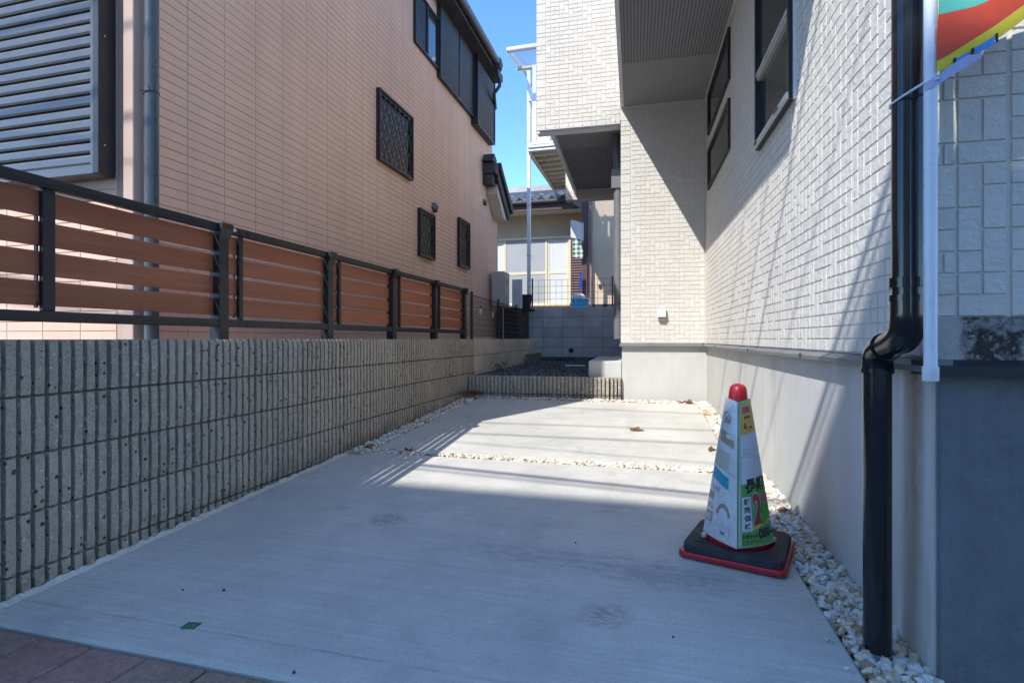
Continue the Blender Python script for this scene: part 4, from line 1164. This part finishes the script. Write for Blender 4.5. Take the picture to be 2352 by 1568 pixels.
dd(MB().tube([(LO.x, LO.y - .060, .8585), (LO.x, LO.y - .050, .8558)], r1 * 1.10, 28), 'collar_ring', 'black_plastic')

# banner pole tied to it
PX, PY = .606, 1.425
BP = thing('banner_pole', 'white plastic pipe tied upright to the black drain pipe, end cap at its foot', 'pole', (PX, PY, .784))
BPO = (PX, PY, .784)
MB().tube([(PX, PY, .79), (PX, PY, 3.0)], .0132, 20).build('tube', M['white_pvc'], BP, off=BPO, smooth=True)
MB().tube([(PX, PY, .784), (PX, PY, .786), (PX, PY, .817)], [.0150, .0160, .0160], 20).build('end_cap', M['white_pvc'], BP, off=BPO, smooth=True)
tie = []
c1 = Vector((UP.x, UP.y)); c2 = Vector((PX, PY))
loop = [(UP.x - .037, UP.y, 1.452), (UP.x - .028, UP.y + .030, 1.454), (UP.x, UP.y + .039, 1.456), (UP.x + .03, UP.y + .025, 1.460), (UP.x + .038, UP.y, 1.462), (PX + .016, PY + .02, 1.464), (PX + .016, PY, 1.464), (PX + .008, PY - .015, 1.464), (PX - .008, PY - .014, 1.463), (PX - .018, PY + .006, 1.462), (UP.x - .028, UP.y - .026, 1.455), (UP.x - .037, UP.y, 1.452)]
MB().tube(loop, .003, 8).build('cable_tie', M['white_pvc'], BP, off=BPO, smooth=True)
# printed barcode on the pole
mb = MB(); rb = random.Random(5)
def onpole(a, z, r=.01335): return (PX + r * math.sin(a), PY - r * math.cos(a), z)
z = 1.588
for i in range(18):
    h = rb.choice((.0006, .0011, .0017)); a0_, a1_ = .15, .75
    mb.add([onpole(a0_, z), onpole(a1_, z), onpole(a1_, z + h), onpole(a0_, z + h)], [(0, 1, 2, 3)]); z += h + rb.choice((.0006, .0012))
for col in range(2):
    z = 1.545
    for i in range(9):
        a0_ = .2 + col * .30; mb.add([onpole(a0_, z), onpole(a0_ + .14, z), onpole(a0_ + .14, z + .0018), onpole(a0_, z + .0018)], [(0, 1, 2, 3)]); z += .0036
mb.build('barcode', M['ink_grey'], BP, off=BPO, recalc=False)

# ------------------------------------------------------------------ banner
BN = thing('banner', 'red blue and mint striped cloth banner edged in yellow, tied to the white pole', 'banner', (PX, PY, 1.46))
BNO = (PX, PY, 1.46)
# s runs from the pole to the right, t from hem upward
def hem(s): return Vector((.611 + .434 * s, 1.405 - .02 * s + .012 * math.sin(7 * s), 1.478 + .27 * s - .012 * math.sin(math.pi * s * 2.2)))
def cloth_pt(s, t):
    h = hem(s); up = Vector((.012 * (1 - s), .012 * math.sin(5 * s + 6 * t) + .02 * t, 1))
    return h + up * (t * .30) + Vector((0, .004 * math.sin(23 * s + 9 * t), 0))
def band(name, mat, t0, t1, s0=0., s1=1., f0=lambda s: 0, f1=lambda s: 0, off=0, n=28, m=3):
    vs = []; fs = []
    for j in range(m + 1):
        for i in range(n + 1):
            s_ = s0 + (s1 - s0) * i / n; a = t0 + f0(s_); b = t1 + f1(s_)
            p = cloth_pt(s_, a + (b - a) * j / m); vs.append((p.x, p.y - off, p.z))
    for j in range(m):
        for i in range(n): q = j * (n + 1) + i; fs.append((q, q + 1, q + n + 2, q + n + 1))
    nv = len(vs); vs += [(x, y + .0012, z) for x, y, z in vs]; fs += [tuple(nv + v for v in f[::-1]) for f in fs]
    return MB().add(vs, fs).build(name, mat, BN, off=BNO, recalc=False, smooth=True)
def cl(name, c): return simple(name, c, .6, .10, 30, .15, 900, .001, spec=.35)
MR = cl('banner_red', (.66, .075, .03)); MY = cl('banner_yellow', (.70, .55, .03)); MT = cl('banner_mint', (.12, .50, .38)); MBl = cl('banner_blue', (.08, .27, .62)); MK = cl('banner_black', (.02, .02, .025)); ML = cl('banner_lilac', (.42, .44, .66)); MWh = cl('banner_white', (.75, .76, .78))
band('yellow_band', MY, 0, .10, f1=lambda s: -.02 + .03 * math.sin(6 * s))
band('red_band', MR, .101, .42, f0=lambda s: -.02 + .03 * math.sin(6 * s), f1=lambda s: -.40 * s if s < .5 else -.2)
band('mint_band', MT, .421, .57, f0=lambda s: -.40 * s if s < .5 else -.2, f1=lambda s: -.38 * s if s < .5 else -.19)
band('blue_band', MBl, .571, 1.0, f0=lambda s: -.38 * s if s < .5 else -.19)
for i, (a, b) in enumerate(((.085, .145), (.165, .25), (.55, .70))): band('blue_stripe', MBl, -.02, .035, a, b, off=.0015, n=8)
for a in (.076, .150, .254, .54): band('black_stripe', MK, -.025, .045, a, a + .011, off=.002, n=3)
for i, a in enumerate((.018, .05, .085)): band('white_mark', MWh, .58, .66, a, a + .018, off=.0015, n=4)
# ribbon to the pole
mb = MB(); vs = []; fs = []
pth = [Vector((PX - .015, PY - .006, 1.452)), Vector((PX - .004, PY - .0165, 1.456)), Vector((PX + .012, PY - .012, 1.463)), Vector((.632, 1.402, 1.474)), Vector((.665, 1.400, 1.492)), Vector((.69, 1.401, 1.500))]
for i, p in enumerate(pth):
    h = (.010, .010, .011, .012, .012, .004)[i]; vs += [(p.x, p.y, p.z - h), (p.x, p.y - .0015, p.z + h)]
for i in range(len(pth) - 1): fs.append((2 * i, 2 * i + 2, 2 * i + 3, 2 * i + 1))
MB().add(vs, fs).build('ribbon', ML, BN, off=BNO, recalc=False, smooth=True)

# ------------------------------------------------------------------ traffic cone with flyers
CX, CY = .318, 2.29; CZ = gz(2.29)
CN = thing('traffic_cone', 'red traffic cone wrapped in property sale flyers on a black weight by the gravel strip', 'traffic cone', (CX, CY, CZ), rad(-17))
def rsq(hs, z0, z1, rc=.05, n=6, bev=.006):
    pts_ = []
    for (sx_, sy_, a0_) in ((1, 1, 0), (-1, 1, 90), (-1, -1, 180), (1, -1, 270)):
        for i in range(n + 1):
            a = rad(a0_ + 90 * i / n); pts_.append((sx_ * (hs - rc) + rc * math.cos(a), sy_ * (hs - rc) + rc * math.sin(a)))
    m = len(pts_); vs = []; fs = []
    for (z, k_) in ((z0, 1), (z1 - bev, 1), (z1, 1 - bev / hs)):
        vs += [(x * k_, y * k_, z) for x, y in pts_]
    for r_ in range(2):
        for i in range(m): j = (i + 1) % m; fs.append((r_ * m + i, r_ * m + j, r_ * m + m + j, r_ * m + m + i))
    fs.append(tuple(range(2 * m, 3 * m))); fs.append(tuple(range(m - 1, -1, -1)))
    return MB().add(vs, fs)
rsq(.190, .002, .020, .035).build('base', M['red'], CN)
# black weight: rounded square ring with a round hole
pts_o = []; n = 48; hs = .178
vs = []; fs = []
for i in range(n):
    a = 2 * math.pi * i / n; ca, sa = math.cos(a), math.sin(a); m_ = (abs(ca) ** 12 + abs(sa) ** 12) ** (-1 / 12)
    ox, oy = hs * m_ * ca, hs * m_ * sa; ix, iy = .128 * ca, .128 * sa
    vs += [(ox, oy, .021), (ox, oy, .041), (ox * .982, oy * .982, .046), (ix * 1.03, iy * 1.03, .046), (ix, iy, .042), (ix, iy, .021)]
for i in range(n):
    j = (i + 1) % n
    for q in range(5): fs.append((i * 6 + q, j * 6 + q, j * 6 + q + 1, i * 6 + q + 1))
wt_ = MB().add(vs, fs).build('weight', M['dusty_rubber'], CN, smooth=True)
vs = []; fs = []
for i in range(12):
    a = rad(200 + 14 * i); 
mb = MB(); mb.tube([(-.125 + .02 * math.cos(a), -.125 + .012 * math.sin(a), .0465) for a in [math.pi * i / 8 for i in range(9)]], .0022, 6); mb.build('emboss', M['rubber'], wt_)
MB().lathe([(.118, .021), (.118, .055), (.108, .066), (.098, .068), (.037, .595), (.034, .625), (.030, .645), (.023, .655), (.012, .660), (0.0005, .661)], n=40).build('cone_body', M['red'], CN, smooth=True)
# flyers: two laminated sheets meeting at the corner that faces the street
A_ = rad(17)
ef = Vector((-CX, -CY, 0)).normalized(); ef = Vector((ef.x * math.cos(A_) - ef.y * math.sin(A_), ef.x * math.sin(A_) + ef.y * math.cos(A_), 0))
er = Vector((-ef.y, ef.x, 0))
def sheet_pt(side, s, t, h=0):
    if side > 0:
        b0 = ef * .150 + Vector((0, 0, .058)); b1 = ef * .045 + er * .126 + Vector((0, 0, .064)); t0_ = ef * .046 + er * .002 + Vector((0, 0, .592)); t1_ = ef * .008 + er * .044 + Vector((0, 0, .605))
    else:
        b0 = ef * .150 - er * .004 + Vector((0, 0, .056)); b1 = ef * .020 - er * .130 + Vector((0, 0, .066)); t0_ = ef * .046 - er * .002 + Vector((0, 0, .592)); t1_ = ef * .004 - er * .046 + Vector((0, 0, .608))
    B = b0.lerp(b1, s); T = t0_.lerp(t1_, s); p = B.lerp(T, t)
    nr_ = (b1 - b0).cross(t0_ - b0); nr_.normalize()
    if nr_.dot(ef) < 0: nr_ = -nr_
    bulge = .014 * math.sin(math.pi * s) * (1 - .5 * t) * (1 if side > 0 else 1)
    return p + nr_ * (bulge + h)
def patch(side, s0, s1, t0_, t1_, h, name, mat, parent, n=10, m=14, sk=0.0):
    vs = []; fs = []
    for j in range(m + 1):
        for i in range(n + 1):
            s_ = s0 + (s1 - s0) * i / n; t_ = t0_ + (t1_ - t0_) * j / m + sk * (i / n)
            vs.append(tuple(sheet_pt(side, s_, t_, h)))
    for j in range(m):
        for i in range(n): q = j * (n + 1) + i; fs.append((q, q + 1, q + n + 2, q + n + 1))
    return MB().add(vs, fs).build(name, mat, parent, recalc=False, smooth=True)
def sheet(side, name, mat):
    vs = []; fs = []; n, m = 12, 16
    for h in (0, -.0018):
        for j in range(m + 1):
            for i in range(n + 1): vs.append(tuple(sheet_pt(side, i / n, j / m, h)))
    N_ = (n + 1) * (m + 1)
    for j in range(m):
        for i in range(n):
            q = j * (n + 1) + i; f = (q, q + 1, q + n + 2, q + n + 1); fs.append(f); fs.append(tuple(N_ + v for v in f[::-1]))
    for i in range(n): fs.append((i, i + 1, N_ + i + 1, N_ + i)); q = m * (n + 1) + i; fs.append((q, q + 1, N_ + q + 1, N_ + q))
    for j in range(m): q = j * (n + 1); fs.append((q, q + n + 1, N_ + q + n + 1, N_ + q)); q += n; fs.append((q, q + n + 1, N_ + q + n + 1, N_ + q))
    return MB().add(vs, fs).build(name, mat, CN, smooth=True)
def text_mesh(body, bold=.0):
    cu = bpy.data.curves.new('t', 'FONT'); cu.body = body; cu.offset = bold; cu.resolution_u = 3
    o = bpy.data.objects.new('t', cu); COL.objects.link(o); bpy.context.view_layer.update()
    dg = bpy.context.evaluated_depsgraph_get(); e = o.evaluated_get(dg); me = e.to_mesh()
    vs = [tuple(v.co) for v in me.vertices]; fs = [tuple(p.vertices) for p in me.polygons]; e.to_mesh_clear()
    bpy.data.objects.remove(o); bpy.data.curves.remove(cu); return vs, fs
def sheet_text(side, body, s0, s1, t0_, t1_, mat, parent, h=.0016, bold=.02, name='lettering', sk=0.0):
    vs, fs = text_mesh(body, bold)
    if not vs: return
    xa = min(v[0] for v in vs); xb = max(v[0] for v in vs); ya = min(v[1] for v in vs); yb = max(v[1] for v in vs)
    out = []
    for (x, y, _) in vs:
        u = (x - xa) / (xb - xa); v = (y - ya) / (yb - ya)
        out.append(tuple(sheet_pt(side, s0 + (s1 - s0) * u, t0_ + (t1_ - t0_) * v + sk * u, h)))
    return MB().add(out, fs).build(name, mat, parent, recalc=False)
RS = sheet(1, 'flyer', M['sheet_green']); RS['label'] = 'green flyer facing right'
patch(1, .02, .045, .01, .99, .0006, 'border_line', M['ink_mint'], RS, 1)
patch(1, .065, .08, .012, .985, .0006, 'border_line', M['ink_mint'], RS, 1)
patch(1, .085, .995, .012, .42, .0005, 'print_area', M['ink_green'], RS)
patch(1, .09, .995, .42, .755, .0006, 'print_area', M['ink_white'], RS, sk=.02)
patch(1, .09, .995, .755, .965, .0006, 'print_area', M['ink_yellow'], RS, sk=.02)
sheet_text(1, 'こ', .25, .75, .79, .89, M['ink_red'], RS, bold=.04)
sheet_text(1, '新築', .2, .85, .905, .95, M['ink_pink'], RS) if False else None
patch(1, .2, .75, .91, .955, .001, 'print_area', M['ink_pink'], RS, 3, 3)
for i in range(5): patch(1, .16, .16 + .1 * (3 + i % 2), .66 - i * .014, .663 - i * .014, .001, 'print_line', M['ink_grey'], RS, 2, 1)
for i in range(3): patch(1, .66, .672, .55, .68, .001, 'print_line', M['ink_grey'], RS, 1, 4) if i == 0 else patch(1, .66, .95, .545 + .05 * i, .547 + .05 * i, .001, 'print_line', M['ink_grey'], RS, 3, 1)
sheet_text(1, '長期', .20, .98, .352, .455, M['ink_black'], RS, bold=.04, sk=.01)
patch(1, .095, .37, .105, .335, .0012, 'print_area', M['ink_white'], RS)
for i, chh in enumerate('販売価格'): sheet_text(1, chh, .15, .33, .283 - i * .055, .325 - i * .055, M['ink_black'], RS, h=.002)
sheet_text(1, '2', .40, .73, .135, .36, M['ink_mint'], RS, h=.0013, bold=.07)
sheet_text(1, '2', .41, .72, .142, .353, M['ink_red'], RS, h=.002, bold=.045)
patch(1, .80, 1.0, .22, .34, .0018, 'print_area', M['ink_pink'], RS, 3, 3)
vs = []
for i in range(14):
    a = 2 * math.pi * i / 14; vs.append(tuple(sheet_pt(1, .79 + .17 * math.cos(a) + .05 * math.sin(a), .215 + .07 * math.sin(a), .0026)))
MB().add(vs, [tuple(range(14))]).build('print_area', M['ink_leaf'], RS, recalc=False)
patch(1, .35, .95, .105, .125, .001, 'print_area', M['ink_yellow'], RS, 4, 2, sk=.05)
sheet_text(1, '080-', .52, .99, .045, .115, M['ink_black'], RS, bold=.05, sk=.01)
sheet_text(1, 'お問合せは', .10, .50, .06, .088, M['ink_black'], RS, bold=.02)
sheet_text(1, 'こちらへ→', .10, .52, .022, .050, M['ink_black'], RS, bold=.02)
LS = sheet(-1, 'flyer', M['sheet']); LS['label'] = 'white weathered flyer facing left'
sheet_text(-1, '産', .85, .30, .80, .91, M['ink_tan'], LS, bold=.05)
patch(-1, .12, .85, .66, .745, .0008, 'print_area', M['ink_tan'], LS, 6, 5, sk=.03)
patch(-1, .10, .50, .72, .75, .0012, 'scuff', M['sheet'], LS, 3, 3)
patch(-1, .28, .97, .50, .615, .0008, 'print_area', M['ink_pale'], LS, 6, 5, sk=.02)
patch(-1, .02, .97, .468, .472, .0012, 'tear', M['ink_grey'], LS, 8, 1, sk=.055)
patch(-1, .26, .92, .365, .445, .0008, 'print_area', M['ink_teal'], LS, 6, 5, sk=.05)
sheet_text(-1, 'い♪', .86, .56, .325, .365, M['ink_tan'], LS, bold=.02)
sheet_text(-1, '188', .98, .76, .255, .315, M['ink_tan'], LS, bold=.05)
sheet_text(-1, '水上)', .98, .74, .185, .230, M['ink_grey'], LS)
patch(-1, .72, .995, .095, .170, .0008, 'print_area', M['ink_tan'], LS, 4, 3)
sheet_text(-1, '会社', .97, .75, .108, .156, M['ink_white'], LS, bold=.04)
vs = []; fs = []
for i in range(13):
    a = math.pi * (.02 + .96 * i / 12)
    for r_ in (.14, .21):
        vs.append(tuple(sheet_pt(-1, .38 - r_ * math.cos(a) * 1.0, .175 + (r_ * .42) * math.sin(a), .0012)))
for i in range(12): fs.append((2 * i, 2 * i + 1, 2 * i + 3, 2 * i + 2))
MB().add(vs, fs).build('print_area', M['ink_tan'], LS, recalc=False)
for (a, b, c, d) in ((.18, .42, .108, .110), (.18, .19, .05, .11), (.30, .42, .05, .072)): patch(-1, a, b, c, d, .001, 'print_line', M['ink_grey'], LS, 3, 2)
# two stones lodged at the foot of the cone
sl2 = [(.0, 0, 0, 1)]
for i, (dx, dy, s_, lb_) in enumerate(((-.128, -.02, .013, 'pale stone chip lodged left of the cone foot'), (.128, .0, .012, 'pale stone chip lodged right of the cone foot'))):
    bm = bmesh.new(); bmesh.ops.create_icosphere(bm, subdivisions=1, radius=s_)
    for v in bm.verts: v.co *= random.uniform(.7, 1.2)
    me = bpy.data.meshes.new('stone'); bm.to_mesh(me); bm.free(); me.materials.append(M['gravel'])
    tag(inst('stone', me, None, (CX + dx, CY + dy, CZ + .054)), lb_, 'stone', 'stone chips on the cone base')

# ------------------------------------------------------------------ across the street: what casts the shade, and the wires
BB = thing('concrete_building', 'plain flat roofed concrete building across the street behind the viewer', 'building', (-9, -9, 0))
mb = MB(); mb.box(-1.6, 4.55, -5, 2.6, -.1, 11.38); mb.box(4.551, 7.5, -5, 2.6, -.1, 11.25); mb.build('wall', M['concrete_far'], BB)
mb = MB()
for k_ in range(4):
    for i in range(3): mb.box(-1.0 + i * 2.1, .3 + i * 2.1, 2.601, 2.63, 1.0 + k_ * 2.9, 2.4 + k_ * 2.9)
mb.build('window', M['dark_glass'], BB)
HB = thing('house', 'unseen plain house added behind the viewer on the right to dim the front wall', 'house', (4.5, -9, 0))  # added out of view to keep sky light off the white house front
MB().box(-4.4, 5, -4, 2.4, -.1, 6.2).build('wall', M['concrete_far'], HB)
MB().prism([(-4.3, 6.201), (2.8, 6.201), (-.8, 8.2)], 0, -4.5, 5.3).build('roof', M['roof_dark'], HB)
YW = -0.7
for i, (ya, yb, r, tl) in enumerate(((2.935, 3.14, .021, 0), (2.86, 3.05, .010, 0), (3.585, 3.80, .006, 0), (4.107, 4.078, .0125, 0), (4.571, 4.502, .0105, 0), (5.295, 5.402, .010, 0))):
    # ya: shadow depth at X=.3, yb at X=-1.5
    xg0, xg1 = .3, -1.5
    z0 = gz(4) ; zm = z0 + ((ya + yb) / 2 - YW) * 1.95 / 1.58
    h = zm - .1; dx = h / 1.95
    # same wire shifted by the sun offset
    P0 = Vector((xg0 - dx, ya - h * 1.58 / 1.95, zm)); P1 = Vector((xg1 - dx, yb - h * 1.58 / 1.95, zm))
    d = (P1 - P0) / (P1.x - P0.x)
    a_ = P0 + d * (-14 - P0.x); b_ = P0 + d * (14 - P0.x)
    o = MB().tube([tuple(a_), tuple(b_)], r, 8).build('power_cable', M['wire'])
    tag(o, 'black overhead cable strung along the street above the driveway', 'cable', 'overhead cables along the street')
for x in (-14, 14):
    p = thing('utility_pole', 'concrete utility pole carrying the street cables at the %s' % ('left' if x < 0 else 'right'), 'pole', (x, -.7, -.1))
    MB().tube([(0, 0, 0), (0, 0, 9.8)], [.17, .10], 16).build('shaft', M['pole_concrete'], p, smooth=True)
    mb = MB(); mb.box(-.05, .05, -.9, .9, 9.0, 9.1); mb.box(-.05, .05, -.9, .9, 8.0, 8.1); mb.build('crossarm', M['silver'], p)
